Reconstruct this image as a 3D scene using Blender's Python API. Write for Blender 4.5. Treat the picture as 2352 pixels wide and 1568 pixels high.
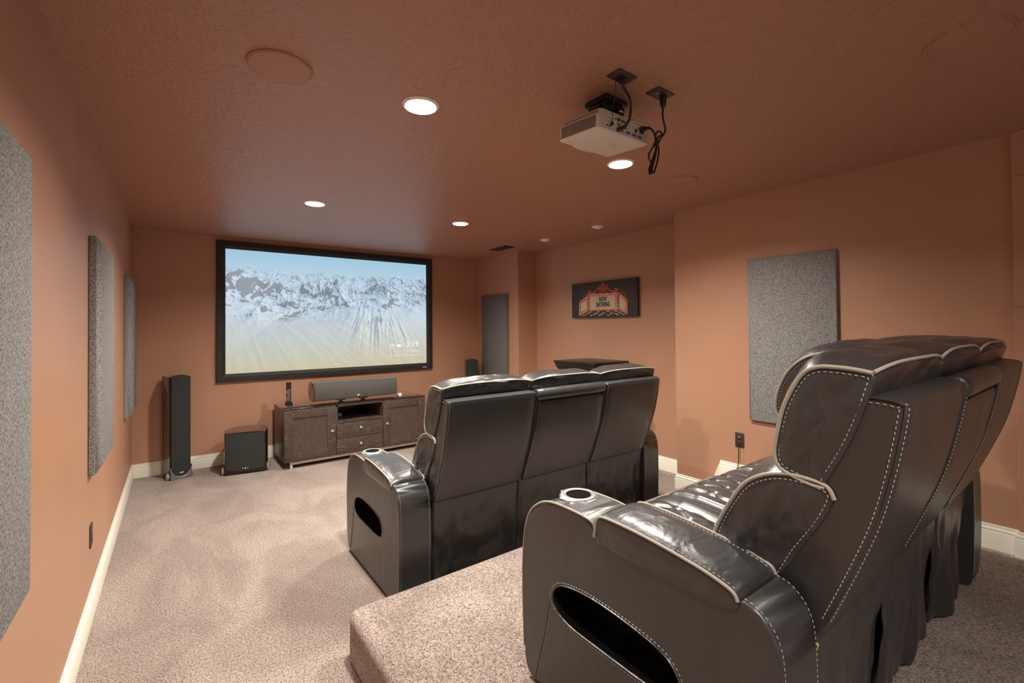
import bpy, bmesh, math, random
import numpy as np
from mathutils import Vector, Matrix, noise as mnoise
PI = math.pi
scene = bpy.context.scene
for o in list(bpy.data.objects): bpy.data.objects.remove(o)
COL = scene.collection

# ------------------------------------------------------------ camera
S = 2.5
F_PX, YAW, PIT, ROL, SHY = 1042.2243, 0.6379, 0.0129, -0.0086, -43.7723
fw = Vector((math.sin(YAW)*math.cos(PIT), math.cos(YAW)*math.cos(PIT), math.sin(PIT)))
rt = Vector((math.cos(YAW), -math.sin(YAW), 0)); up = rt.cross(fw)
r2 = rt*math.cos(ROL)+up*math.sin(ROL); u2 = -rt*math.sin(ROL)+up*math.cos(ROL)
cam = bpy.data.cameras.new('camera'); camo = bpy.data.objects.new('camera', cam); COL.objects.link(camo)
cam.sensor_width = 36; cam.sensor_fit = 'HORIZONTAL'; cam.lens = F_PX/2352*36; cam.shift_y = SHY/2352
cam.clip_start = 0.02
M = Matrix.Identity(4)
for i in range(3): M[i][0] = r2[i]; M[i][1] = u2[i]; M[i][2] = -fw[i]
M[0][3], M[1][3], M[2][3] = 0.3514, 0.0, 1.4599
camo.matrix_world = M
scene.camera = camo
# ------------------------------------------------------------ world, exposure
w = bpy.data.worlds.new('world'); scene.world = w; w.use_nodes = True
w.node_tree.nodes['Background'].inputs[0].default_value = (0.9, 0.93, 1.0, 1)
w.node_tree.nodes['Background'].inputs[1].default_value = 0.6
vs = scene.view_settings
vs.view_transform = 'Standard'; vs.look = 'None'; vs.gamma = 1.0; vs.use_curve_mapping = False
vs.exposure = 0.0
LAMP = 1850.0      # emission of a lit downlight lens

# ------------------------------------------------------------ helpers
def link(name, me, mat=None, parent=None):
    o = bpy.data.objects.new(name, me); COL.objects.link(o)
    if mat is not None:
        for m_ in (mat if isinstance(mat, (list, tuple)) else [mat]): me.materials.append(m_)
    if parent is not None: o.parent = parent
    return o
def tag(o, label, cat, group=None):
    o['label'] = label; o['category'] = cat
    if group: o['group'] = group
    return o
def thing(name, label, cat, loc=(0,0,0), rz=0, group=None):
    o = bpy.data.objects.new(name, None); COL.objects.link(o)
    o.location = loc; o.rotation_euler = (0, 0, rz); o.empty_display_size = .05
    return tag(o, label, cat, group)
def obj(name, bm, mat, parent=None, sharp=35, smooth=True):
    bmesh.ops.recalc_face_normals(bm, faces=bm.faces[:])
    me = bpy.data.meshes.new(name); bm.to_mesh(me); bm.free()
    if smooth:
        for p in me.polygons: p.use_smooth = True
        me.set_sharp_from_angle(angle=math.radians(sharp))
    return link(name, me, mat, parent)
def struct(name, bm, mat, sharp=35):
    o = obj(name, bm, mat, None, sharp); o['kind'] = 'structure'; return o
def new(): return bmesh.new()
def box(bm, x0, x1, y0, y1, z0, z1, bev=0, seg=2, mi=0, mat=None):
    vs_ = [bm.verts.new((x, y, z)) for x in (x0, x1) for y in (y0, y1) for z in (z0, z1)]
    fs = [(0,1,3,2),(4,6,7,5),(0,4,5,1),(2,3,7,6),(0,2,6,4),(1,5,7,3)]
    F = [bm.faces.new([vs_[i] for i in f]) for f in fs]
    for f in F: f.material_index = mi
    V = vs_
    if bev > 0:
        ed = list({e for f in F for e in f.edges})
        r = bmesh.ops.bevel(bm, geom=ed, offset=bev, segments=seg, affect='EDGES', profile=.5)
        V = list({v for f in r['faces'] for v in f.verts} | {v for v in vs_ if v.is_valid})
        for f in r['faces']: f.material_index = mi
    if mat is not None:
        for v in V: v.co = mat @ v.co
    return V
def cyl(bm, c, r, h, n=32, axis='Z', r2=None, mi=0, caps=True, bev=0):
    r2 = r if r2 is None else r2
    A = []; B = []
    for i in range(n):
        a = 2*PI*i/n; ca, sa = math.cos(a), math.sin(a)
        for L, rr, hh in ((A, r, 0), (B, r2, h)):
            if axis == 'Z': p = (c[0]+rr*ca, c[1]+rr*sa, c[2]+hh)
            elif axis == 'Y': p = (c[0]+rr*ca, c[1]+hh, c[2]+rr*sa)
            else: p = (c[0]+hh, c[1]+rr*ca, c[2]+rr*sa)
            L.append(bm.verts.new(p))
    for i in range(n):
        j = (i+1) % n
        f = bm.faces.new((A[i], A[j], B[j], B[i])); f.material_index = mi
    if caps:
        f = bm.faces.new(A[::-1]); f.material_index = mi
        f = bm.faces.new(B); f.material_index = mi
def lathe(bm, c, prof, n=40, mi=0, a0=0, a1=2*PI):
    full = abs(a1-a0-2*PI) < 1e-6; rings = []
    for r, z in prof:
        if r < 1e-6: rings.append([bm.verts.new((c[0], c[1], c[2]+z))]); continue
        rings.append([bm.verts.new((c[0]+r*math.cos(a0+(a1-a0)*i/n), c[1]+r*math.sin(a0+(a1-a0)*i/n), c[2]+z)) for i in range(n if full else n+1)])
    for A, B in zip(rings, rings[1:]):
        m = max(len(A), len(B))
        for i in range(m if full else m-1):
            j = (i+1) % m
            a = [A[i], A[j]] if len(A) > 1 else [A[0]]
            b = [B[j], B[i]] if len(B) > 1 else [B[0]]
            if len(a)+len(b) >= 3: f = bm.faces.new(a+b); f.material_index = mi
def catmull(P, n=8, closed=False):
    P = [Vector(p) for p in P]; N = len(P); out = []
    rng = range(N if closed else N-1)
    for i in rng:
        if closed: a, b, c, d = P[(i-1) % N], P[i], P[(i+1) % N], P[(i+2) % N]
        else: a, b, c, d = P[max(i-1, 0)], P[i], P[i+1], P[min(i+2, N-1)]
        for k in range(n):
            t = k/n
            out.append(.5*((2*b)+(c-a)*t+(2*a-5*b+4*c-d)*t*t+(3*b-a-3*c+d)*t**3))
    if not closed: out.append(P[-1])
    return out
def resample(P, n, closed=True):
    P = [Vector(p) for p in P]
    Q = P+[P[0]] if closed else P
    L = [0]
    for a, b in zip(Q, Q[1:]): L.append(L[-1]+(b-a).length)
    out = []; k = 0; m = n if closed else n-1
    for i in range(n):
        s = L[-1]*i/m
        while k < len(Q)-2 and L[k+1] < s: k += 1
        t = (s-L[k])/max(L[k+1]-L[k], 1e-9)
        out.append(Q[k].lerp(Q[k+1], min(max(t, 0), 1)))
    return out
def tube(bm, P, r, n=8, closed=False, caps=True, mi=0):
    P = [Vector(p) for p in P]; N = len(P); rings = []
    prev = None
    for i in range(N):
        if closed: t = (P[(i+1) % N]-P[(i-1) % N])
        else: t = P[min(i+1, N-1)]-P[max(i-1, 0)]
        t.normalize()
        if prev is None:
            a = Vector((0, 0, 1)) if abs(t.z) < .9 else Vector((1, 0, 0))
            nrm = t.cross(a).normalized()
        else:
            nrm = prev-t*prev.dot(t)
            nrm = nrm.normalized() if nrm.length > 1e-6 else t.orthogonal().normalized()
        prev = nrm; b = t.cross(nrm)
        rr = r(i/(N-1)) if callable(r) else r
        rings.append([bm.verts.new(P[i]+(nrm*math.cos(2*PI*k/n)+b*math.sin(2*PI*k/n))*rr) for k in range(n)])
    m = N if closed else N-1
    for i in range(m):
        A, B = rings[i], rings[(i+1) % N]
        for k in range(n):
            f = bm.faces.new((A[k], A[(k+1) % n], B[(k+1) % n], B[k])); f.material_index = mi
    if caps and not closed:
        bm.faces.new(rings[0][::-1]).material_index = mi; bm.faces.new(rings[-1]).material_index = mi
def stitches(bm, P, closed=False, L=.0075, gap=.0045, r=.0009):
    """a row of separate thread stitches along a path"""
    P = [Vector(p) for p in P]
    if closed: P = P+[P[0]]
    tot = sum((b-a).length for a, b in zip(P, P[1:]))
    n = max(2, int(tot/(L+gap))*2+1)
    Q = resample(P, n, closed=False)
    for i in range(0, n-1, 2): tube(bm, [Q[i], Q[i+1]], r, 5)
def prism(bm, poly, a0, a1, axis='X', mi=0, bev=0, seg=2, M4=None):
    """closed outline extruded along an axis; poly in the two other axes"""
    def pt(a, p):
        if axis == 'X': return (a, p[0], p[1])
        if axis == 'Y': return (p[0], a, p[1])
        return (p[0], p[1], a)
    A = [bm.verts.new(pt(a0, p)) for p in poly]; B = [bm.verts.new(pt(a1, p)) for p in poly]
    n = len(poly); fa = bm.faces.new(A[::-1]); fb = bm.faces.new(B); F = [fa, fb]
    for i in range(n): F.append(bm.faces.new((A[i], A[(i+1) % n], B[(i+1) % n], B[i])))
    for f in F: f.material_index = mi
    V = A+B
    if bev:
        ed = list(set(fa.edges) | set(fb.edges))
        r = bmesh.ops.bevel(bm, geom=ed, offset=bev, segments=seg, affect='EDGES', profile=.5)
        V = list({v for f in r['faces'] for v in f.verts} | {v for v in V if v.is_valid})
    if M4 is not None:
        for v in V: v.co = M4 @ v.co
    return V
def rrect(x0, x1, y0, y1, r, n=6):
    out = []
    for cx, cy, a in ((x1-r, y0+r, -PI/2), (x1-r, y1-r, 0), (x0+r, y1-r, PI/2), (x0+r, y0+r, PI)):
        for k in range(n+1):
            t = a+PI/2*k/n; out.append((cx+r*math.cos(t), cy+r*math.sin(t)))
    return out
def fbm(p, o=4, seed=0):
    return mnoise.fractal(Vector(p)+Vector((seed*7.1, seed*3.3, 0)), 1.0, 2.0, o)
def evaluated(o):
    """mesh of an object with its modifiers baked in; removes the object"""
    dg = bpy.context.evaluated_depsgraph_get(); dg.update()
    me = bpy.data.meshes.new_from_object(o.evaluated_get(dg))
    return me

# ------------------------------------------------------------ materials
def mat(name, col, rough=.5, metal=0, spec=.5, coat=0, coat_r=.1, emit=None, estr=0, ior=None):
    m = bpy.data.materials.new(name); m.use_nodes = True
    b = m.node_tree.nodes['Principled BSDF']
    b.inputs['Base Color'].default_value = (*col, 1); b.inputs['Roughness'].default_value = rough
    b.inputs['Metallic'].default_value = metal; b.inputs['Specular IOR Level'].default_value = spec
    b.inputs['Coat Weight'].default_value = coat; b.inputs['Coat Roughness'].default_value = coat_r
    if emit: b.inputs['Emission Color'].default_value = (*emit, 1); b.inputs['Emission Strength'].default_value = estr
    return m
def N(m, t, **kw):
    n = m.node_tree.nodes.new(t)
    for k, v in kw.items(): setattr(n, k, v)
    return n
def L(m, a, ao, b, bi): m.node_tree.links.new(a.outputs[ao], b.inputs[bi])
def BS(m): return m.node_tree.nodes['Principled BSDF']
def noise_tex(m, scale, detail=4, rough=.5, dist=0, vec=None, sc=None):
    tc = N(m, 'ShaderNodeTexCoord'); mp = N(m, 'ShaderNodeMapping')
    if sc: mp.inputs['Scale'].default_value = sc
    n = N(m, 'ShaderNodeTexNoise'); n.inputs['Scale'].default_value = scale; n.inputs['Detail'].default_value = detail
    n.inputs['Roughness'].default_value = rough; n.inputs['Distortion'].default_value = dist
    L(m, tc, 'Object', mp, 'Vector'); L(m, mp, 'Vector', n, 'Vector'); return n
def bump(m, src, out, strength, dist, prev=None):
    b = N(m, 'ShaderNodeBump'); b.inputs['Strength'].default_value = strength; b.inputs['Distance'].default_value = dist
    L(m, src, out, b, 'Height')
    if prev: L(m, prev, 'Normal', b, 'Normal')
    L(m, b, 'Normal', BS(m), 'Normal'); return b
def ramp(m, src, out, stops):
    r = N(m, 'ShaderNodeValToRGB'); e = r.color_ramp.elements
    while len(e) < len(stops): e.new(.5)
    for i, (p, c) in enumerate(stops): e[i].position = p; e[i].color = (*c, 1)
    L(m, src, out, r, 'Fac'); return r

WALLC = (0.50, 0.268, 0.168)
def paint(name, col, rough, bscale, bstr, dist=.0015):
    m = mat(name, col, rough)
    n1 = noise_tex(m, 1.3, 3)
    r = ramp(m, n1, 'Fac', [(0.3, tuple(c*.95 for c in col)), (0.7, tuple(min(1, c*1.04) for c in col))])
    L(m, r, 'Color', BS(m), 'Base Color')
    n2 = noise_tex(m, bscale, 5, .6)
    bump(m, n2, 'Fac', bstr, dist)
    return m
M_wall = paint('terracotta_wall_paint', WALLC, .42, 160, .18)
# ceiling: hand-swirled texture under the same paint
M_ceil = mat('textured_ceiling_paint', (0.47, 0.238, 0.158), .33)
n1 = noise_tex(M_ceil, 22, 5, .6, 1.1); b1 = bump(M_ceil, n1, 'Fac', .8, .010)
n2 = noise_tex(M_ceil, 60, 4, .6, 1.2); bump(M_ceil, n2, 'Fac', .5, .005, b1)
M_trim = mat('cream_gloss_trim', (0.86, 0.82, 0.70), .30)
M_spkc = paint('ceiling_speaker_paint', (0.45, 0.225, 0.148), .5, 500, .15)
# carpet
def carpet():
    m = mat('taupe_carpet', (0.4, 0.3, 0.25), .95, spec=.12)
    big = noise_tex(m, 2.3, 4, .6, .8, sc=(1, .6, 1)); fine = noise_tex(m, 130, 3, .75); mid = noise_tex(m, 60, 3, .6)
    r1 = ramp(m, big, 'Fac', [(0.38, (.325, .245, .208)), (0.60, (.455, .365, .315))])
    r2_ = ramp(m, fine, 'Fac', [(0.36, (.16, .14, .13)), (0.48, (.85, .83, .81)), (0.60, (1.32, 1.30, 1.28))])
    r3 = ramp(m, mid, 'Fac', [(0.32, (.80, .79, .78)), (0.62, (1.08, 1.08, 1.08))])
    mx = N(m, 'ShaderNodeMix', data_type='RGBA', blend_type='MULTIPLY'); mx.inputs[0].default_value = 1
    L(m, r1, 'Color', mx, 6); L(m, r2_, 'Color', mx, 7)
    mx2 = N(m, 'ShaderNodeMix', data_type='RGBA', blend_type='MULTIPLY'); mx2.inputs[0].default_value = 1
    L(m, mx, 2, mx2, 6); L(m, r3, 'Color', mx2, 7)
    L(m, mx2, 2, BS(m), 'Base Color')
    b = bump(m, fine, 'Fac', .9, .012); bump(m, mid, 'Fac', .5, .012, b)
    BS(m).inputs['Sheen Weight'].default_value = .25; BS(m).inputs['Sheen Roughness'].default_value = .6
    return m
M_carpet = carpet()
def leather(name, col, rough=.40, fold=.35, fs=9):
    m = mat(name, col, rough, spec=.6, coat=.35, coat_r=.24)
    g = noise_tex(m, 420, 4, .6); v = N(m, 'ShaderNodeTexVoronoi'); v.inputs['Scale'].default_value = 520
    tc = N(m, 'ShaderNodeTexCoord'); L(m, tc, 'Object', v, 'Vector')
    b = bump(m, v, 'Distance', .10, .0012); b = bump(m, g, 'Fac', .12, .0012, b)
    f = noise_tex(m, fs, 3, .5, .7, sc=(1, 1.3, .7)); bump(m, f, 'Fac', fold, .018, b)
    rr = N(m, 'ShaderNodeMapRange'); rr.inputs['To Min'].default_value = rough-.05; rr.inputs['To Max'].default_value = rough+.07
    n3 = noise_tex(m, 5, 3); L(m, n3, 'Fac', rr, 'Value'); L(m, rr, 'Result', BS(m), 'Roughness')
    return m
M_leather = leather('charcoal_leather', (.030, .030, .030), .33, .50)
M_leather_flat = leather('charcoal_leather_smooth', (.031, .031, .030), .42, .22, 5)
M_seat = leather('quilted_seat_leather', (.034, .034, .034), .34, .10, 6)
M_pipe = mat('taupe_piping', (.36, .33, .28), .4)
M_thread = mat('pale_thread', (.50, .48, .44), .6)
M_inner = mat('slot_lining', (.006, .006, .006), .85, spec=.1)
M_chrome = mat('brushed_silver', (.78, .77, .74), .28, .85)
M_cup_shade = mat('cup_well_shade', (.004, .004, .004), .9, spec=.05)
M_black = mat('black_satin', (.012, .012, .012), .35)
M_blackm = mat('black_matte', (.02, .02, .02), .7)
M_gloss = mat('gloss_black_lacquer', (.012, .008, .007), .06, coat=.6, coat_r=.03)
def fabric(name, a, b, s=170):
    m = mat(name, a, .95, spec=.1)
    n = noise_tex(m, s, 3, .7); r = ramp(m, n, 'Fac', [(.32, a), (.66, b)]); L(m, r, 'Color', BS(m), 'Base Color')
    bump(m, n, 'Fac', .5, .003); return m
M_panel = fabric('grey_fabric_wrap', (.10, .097, .092), (.42, .415, .41), 150)
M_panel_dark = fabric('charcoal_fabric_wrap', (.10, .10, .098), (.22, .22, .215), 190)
M_grille = fabric('speaker_grille_cloth', (.028, .03, .029), (.05, .053, .05), 600)
M_grille2 = fabric('speaker_grille_cloth_grey', (.075, .072, .066), (.11, .106, .098), 600)
M_base = mat('pewter_plinth', (.22, .19, .165), .38, .5)
M_foot = mat('pale_pewter_foot', (.50, .47, .43), .35, .4)
M_bronze = mat('brown_wall_plate', (.055, .038, .030), .38)
M_white = mat('projector_white', (.74, .68, .58), .38)
M_white2 = mat('white_plastic', (.85, .84, .82), .35)
M_grey = mat('vent_shadow_grey', (.07, .065, .06), .7)
M_frame = mat('black_velvet_frame', (.018, .016, .015), .6)
M_knob = mat('pale_nickel_knob', (.80, .73, .66), .28, .6)
M_cable = mat('black_cable', (.02, .018, .016), .32)
M_clear = mat('pale_speaker_wire', (.55, .52, .46), .3)
M_yellow = mat('yellow_plug', (.75, .62, .08), .4)
M_lens = mat('lit_lamp_lens', (1, 1, 1), .5, emit=(1.0, .94, .84), estr=LAMP)
M_fill_lens = mat('fill_lamp_lens', (1, 1, 1), .5, emit=(1.0, .95, .87), estr=LAMP*.75)  # added fill lamp, out of view, to light the nearer sofa
M_can = mat('white_lamp_trim', (.92, .86, .80), .45)
def wood():
    m = mat('dark_stained_oak', (.06, .038, .03), .36)
    tc = N(m, 'ShaderNodeTexCoord'); mp = N(m, 'ShaderNodeMapping'); mp.inputs['Scale'].default_value = (1.0, 1, 5.0)
    n = N(m, 'ShaderNodeTexNoise'); n.inputs['Scale'].default_value = 2.6; n.inputs['Detail'].default_value = 1.2
    L(m, tc, 'Object', mp, 'Vector'); L(m, mp, 'Vector', n, 'Vector')
    mu = N(m, 'ShaderNodeMath', operation='MULTIPLY'); mu.inputs[1].default_value = 9.0; L(m, n, 'Fac', mu, 0)
    fr = N(m, 'ShaderNodeMath', operation='FRACT'); L(m, mu, 'Value', fr, 0)
    r = ramp(m, fr, 'Value', [(0.0, (.062, .040, .033)), (.62, (.075, .050, .042)), (.86, (.125, .090, .076)), (.97, (.06, .040, .034))])
    f = noise_tex(m, 60, 3, .6, sc=(.6, 1, 9)); r2_ = ramp(m, f, 'Fac', [(.3, (.72, .72, .72)), (.65, (1.12, 1.12, 1.12))])
    mx = N(m, 'ShaderNodeMix', data_type='RGBA', blend_type='MULTIPLY'); mx.inputs[0].default_value = 1
    L(m, r, 'Color', mx, 6); L(m, r2_, 'Color', mx, 7); L(m, mx, 2, BS(m), 'Base Color')
    return m
M_wood = wood()
M_woodp = mat('dark_oak_panel', (.075, .047, .038), .34)
nw = noise_tex(M_woodp, 30, 4, .6, .3, sc=(4, 1, .35)); rw = ramp(M_woodp, nw, 'Fac', [(.3, (.055, .034, .028)), (.7, (.105, .068, .055))]); L(M_woodp, rw, 'Color', BS(M_woodp), 'Base Color')
M_bar = mat('pinkish_metal_bar', (.66, .52, .46), .35, .2)
M_top = mat('black_glass_top', (.03, .02, .017), .05, coat=1, coat_r=.02)

# ------------------------------------------------------------ room shell
XR, XA, XB = 4.003, 4.361, 4.035      # near right wall, alcove wall, back right section
YF, YN, YA0, YA1 = 5.888, -2.6, 2.432, 4.83
H = 2.497; T = .12; ZP = .213; HB = .136
def wallbox(name, x0, x1, y0, y1, z0=0, z1=H, m=M_wall):
    bm = new(); box(bm, x0, x1, y0, y1, z0, z1); return struct(name, bm, m)
wallbox('wall_left', -T, 0, YN, YF)
wallbox('wall_front', -T, XA+T, YF, YF+T)
wallbox('wall_right', XR, XA+T, YN, YA0)
wallbox('wall_alcove', XA, XA+T, YA0, YA1)
wallbox('wall_right_corner', XB, XA+T, YA1, YF)
# opening added in the unseen back wall, lets in soft world fill light
wallbox('wall_back', -T, .45, YN-T, YN)
wallbox('wall_back_right', 3.45, XA+T, YN-T, YN)
wallbox('wall_back_header', .45, 3.45, YN-T, YN, 2.2, H)
bm = new(); box(bm, -T, XA+T, YN, YF+T, -.1, 0); struct('floor', bm, M_carpet)
LIT = [(1.265, 1.93), (2.616, 1.885), (1.267, 3.935), (2.603, 3.876), (.90, -.50)]  # last one is the added fill lamp, out of view
bm = new(); box(bm, -T, XA+T, YN-T, YF+T, H, H+.1)      # with round openings for the recessed lights
me = bpy.data.meshes.new('a'); bm.to_mesh(me); bm.free(); o = bpy.data.objects.new('a', me); COL.objects.link(o)
bm = new()
for x, y in LIT: cyl(bm, (x, y, H-.02), .072, .10, 48)
me = bpy.data.meshes.new('b'); bm.to_mesh(me); bm.free(); c = bpy.data.objects.new('b', me); COL.objects.link(c)
md = o.modifiers.new('b', 'BOOLEAN'); md.operation = 'DIFFERENCE'; md.object = c; md.solver = 'EXACT'
me = evaluated(o); bpy.data.objects.remove(o); bpy.data.objects.remove(c); me.materials.clear()
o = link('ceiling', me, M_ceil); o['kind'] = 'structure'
# shallow painted pilaster at the right edge of the view, with two joint lines
bm = new()
for z0, z1, dx in ((0, .0, 0), (0, 1.545, .0), (1.552, 2.255, .004), (2.262, H, .004)):
    if z1 > z0: box(bm, XR-.026+dx, XR+.01, -.75, .352, z0, z1, .002, 1)
box(bm, XR-.016, XR+.01, -.75, .350, .01, H-.005)
struct('wall_right_pilaster', bm, M_wall)

# baseboards: one moulded profile swept along straight runs
BP = [(0, 0), (.016, 0), (.016, .096), (.0145, .099), (.0125, .103), (.0145, .108), (.0135, .114), (.009, .119), (.006, .122), (.0072, .127), (.006, .133), (.003, .136), (0, .136)]
def baseboard(name, p, q, nrm, z=0, ex0=0, ex1=0, bm_=None):
    """p, q wall points (x,y); nrm points into the room"""
    bm = bm_ or new(); p = Vector((*p, 0)); q = Vector((*q, 0)); n = Vector((*nrm, 0)); d = (q-p).normalized()
    A = [bm.verts.new(p+n*a+Vector((0, 0, z+b))-d*a*ex0) for a, b in BP]
    B = [bm.verts.new(q+n*a+Vector((0, 0, z+b))+d*a*ex1) for a, b in BP]
    k = len(BP)
    for i in range(k): bm.faces.new((A[i], A[(i+1) % k], B[(i+1) % k], B[i]))
    bm.faces.new(A[::-1]); bm.faces.new(B)
    return bm if bm_ else struct(name, bm, M_trim, 30)
baseboard('baseboard_left', (0, YN), (0, YF), (1, 0), 0, 0, -1)
baseboard('baseboard_front', (0, YF), (XB, YF), (0, -1), 0, -1, -1)
baseboard('baseboard_right_corner', (XB, YF), (XB, YA1), (-1, 0), 0, -1, 1)
baseboard('baseboard_alcove_end', (XB, YA1), (XA, YA1), (0, -1), 0, 1, -1)
baseboard('baseboard_alcove', (XA, YA1), (XA, YA0), (-1, 0), 0, -1, -1)
baseboard('baseboard_alcove_return', (XA, YA0), (XR, YA0), (0, 1), 0, -1, 1)
bm = new(); baseboard('', (XR, YA0), (XR, 2.10), (-1, 0), 0, 1, 0, bm)
struct('baseboard_right_lower', bm, M_trim, 30)
bm = new(); baseboard('', (XR, 2.02), (XR, .352), (-1, 0), ZP, 0, 0, bm)
# raking piece where the trim climbs onto the platform
k = len(BP)
A = [bm.verts.new((XR-a, 2.108, b*1.0)) for a, b in BP]; B = [bm.verts.new((XR-a, 2.02, ZP+b)) for a, b in BP]
for i in range(k): bm.faces.new((A[i], A[(i+1) % k], B[(i+1) % k], B[i]))
bm.faces.new(A[::-1]); bm.faces.new(B)
struct('baseboard_right_upper', bm, M_trim, 30)
bm = new(); baseboard('', (XR-.026, .352), (XR-.026, -.75), (-1, 0), ZP, 1, 0, bm); baseboard('', (XR, .352), (XR-.026, .352), (0, 1), ZP, 0, 1, bm)
struct('baseboard_pilaster', bm, M_trim, 30)

# carpeted platform under the rear row
bm = new(); PX0, PY1 = .966, 2.09
nx, ny = 60, 60
prof = [(0.006, 0.0), (0, .02), (0, ZP-.032), (.004, ZP-.018), (.012, ZP-.008), (.024, ZP-.002), (.04, ZP)]
# outline of rounded rectangle corner at front-left
def ring(ins):
    r = .055-ins*.9; pts = [(XR-.001, PY1-ins)]
    for kx in range(1, 30): pts.append((XR+(PX0+.055-XR)*kx/30, PY1-ins))
    for kx in range(9):
        a = PI/2+PI/2*kx/8; pts.append((PX0+.055+max(r, .004)*math.cos(a)+0*ins, PY1-.055+max(r, .004)*math.sin(a)))
    for kx in range(1, 31): pts.append((PX0+ins, PY1-.055+(YN+.002-PY1+.055)*kx/30))
    return pts
R = [[bm.verts.new((x, y, z)) for x, y in ring(i_)] for i_, z in prof]
for A, B in zip(R, R[1:]):
    for i in range(len(A)-1): bm.faces.new((A[i], A[i+1], B[i+1], B[i]))
cv = bm.verts.new((XR-.001, YN+.002, ZP)); bm.faces.new(R[-1]+[cv])
obj_plat = obj('carpeted_platform', bm, M_carpet, sharp=60)
tag(obj_plat, 'low carpeted platform step that the nearer sofa stands on', 'platform')

# ------------------------------------------------------------ ceiling fixtures
def downlight(x, y, r, lit, label, group, lens=None):
    t = thing('recessed_light' if lit else 'eyeball_light', label, 'ceiling light', (x, y, H), 0, group)
    bm = new()
    lathe(bm, (0, 0, 0), [(r*.955, .0), (r*.965, -.006), (r*1.0, -.008), (r*1.12, -.005), (r*1.18, 0), (r*1.12, .001)], 48)
    obj('trim_ring', bm, M_can, t)
    bm = new()
    if lit:
        lathe(bm, (0, 0, 0), [(r*.90, .036), (r*.80, .030), (r*.55, .024), (r*.25, .021), (0, .020)], 48)
        obj('lens', bm, lens or M_lens, t)
        bm = new(); lathe(bm, (0, 0, 0), [(r*.965, -.006), (r*.95, .0), (r*.93, .045), (0, .046)], 48)
        obj('reflector_can', bm, M_can, t)
    else:
        lathe(bm, (0, 0, 0), [(r*.88, -.002), (r*.80, -.012), (r*.62, -.018), (r*.45, -.017), (r*.40, -.010), (0, -.008)], 40)
        obj('eyeball', bm, M_can, t)
    return t
G = 'lit recessed lights in the ceiling'
downlight(1.265, 1.93, .072, True, 'lit recessed ceiling light nearest the camera, left of the projector', G)
downlight(2.616, 1.885, .072, True, 'lit recessed ceiling light just below the white projector in view', G)
downlight(1.267, 3.935, .072, True, 'lit recessed ceiling light above the projection screen, left one of the far pair', G)
downlight(2.603, 3.876, .072, True, 'lit recessed ceiling light near the screen, right one of the far pair', G)
for x, y in LIT[4:]:
    downlight(x, y, .072, True, 'added ceiling fill light behind the rear sofa, out of view', None, M_fill_lens)
downlight(3.844, 4.043, .052, False, 'small unlit white ceiling spotlight closer to the dark air vent', 'small unlit spotlights by the alcove')
downlight(3.840, 3.215, .052, False, 'small unlit white ceiling spotlight farther from the vent, above the marquee picture', 'small unlit spotlights by the alcove')
def ceil_speaker(x, y, label):
    t = thing('ceiling_speaker', label, 'speaker', (x, y, H), 0, 'round in-ceiling speakers'); r = .115
    bm = new(); lathe(bm, (0, 0, 0), [(r*1.04, 0), (r*1.03, -.006), (r*.99, -.008), (r*.97, -.006)], 64); obj('rim', bm, M_ceil, t)
    bm = new(); lathe(bm, (0, 0, 0), [(r*.97, -.004), (r*.965, -.0075), (r*.9, -.0085), (0, -.009)], 64); obj('grille', bm, M_spkc, t)
ceil_speaker(.682, 1.965, 'round terracotta speaker grille flush in the ceiling, left of the nearest light')
ceil_speaker(2.662, .32, 'round terracotta speaker grille flush in the ceiling at top right')
ceil_speaker(3.232, 1.868, 'faint round speaker grille in the ceiling, right of the hanging cord bundle')
# air vent
t = thing('air_vent', 'dark rectangular air vent in the ceiling near the far right corner', 'vent', (3.742, 4.78, H))
bm = new()
for a in ((-.075, .075, -.175, -.155), (-.075, .075, .155, .175), (-.075, -.055, -.175, .175), (.055, .075, -.175, .175)): box(bm, *a, -.008, 0)
obj('frame', bm, M_blackm, t)
bm = new(); box(bm, -.056, .056, -.156, .156, -.003, 0); obj('backing', bm, M_black, t)
bm = new()
for i in range(7):
    x = -.046+i*.0153
    box(bm, -.006, .006, -.156, .156, -.0008, .0008, mat=Matrix.Translation((x, 0, -.006)) @ Matrix.Rotation(.6, 4, 'Y'))
obj('louvres', bm, M_blackm, t)

# ceiling power plates
def ceil_plate(x, y, label, sockets):
    t = thing('ceiling_outlet_plate', label, 'outlet', (x, y, H), 0, 'dark plates above the projector')
    bm = new(); box(bm, -.0575, .0575, -.035, .035, -.006, 0, .003, 2); obj('plate', bm, M_bronze, t)
    bm = new()
    if sockets:
        for sx in (-.024, .020):
            cyl(bm, (sx, 0, -.0075), .0165, .002, 24); 
        obj('receptacle', bm, M_bronze, t)
        bm = new()
        for a, b, c, d in ((-.031, -.0295, -.005, .004), (-.0195, -.018, -.004, .004)): box(bm, a, b, c, d, -.0082, -.007)
        cyl(bm, (-.0245, -.009, -.0082), .0025, .001, 12); obj('slots', bm, M_can, t)
    else:
        box(bm, -.02, .012, -.012, .012, -.011, -.005, .002); obj('jack', bm, M_black, t)
ceil_plate(1.832, 1.220, 'dark ceiling wall-plate holding the video cable, nearer the left light', False)
ceil_plate(2.080, 1.212, 'dark ceiling outlet plate with the power cord plugged in, right of the projector', True)

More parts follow.
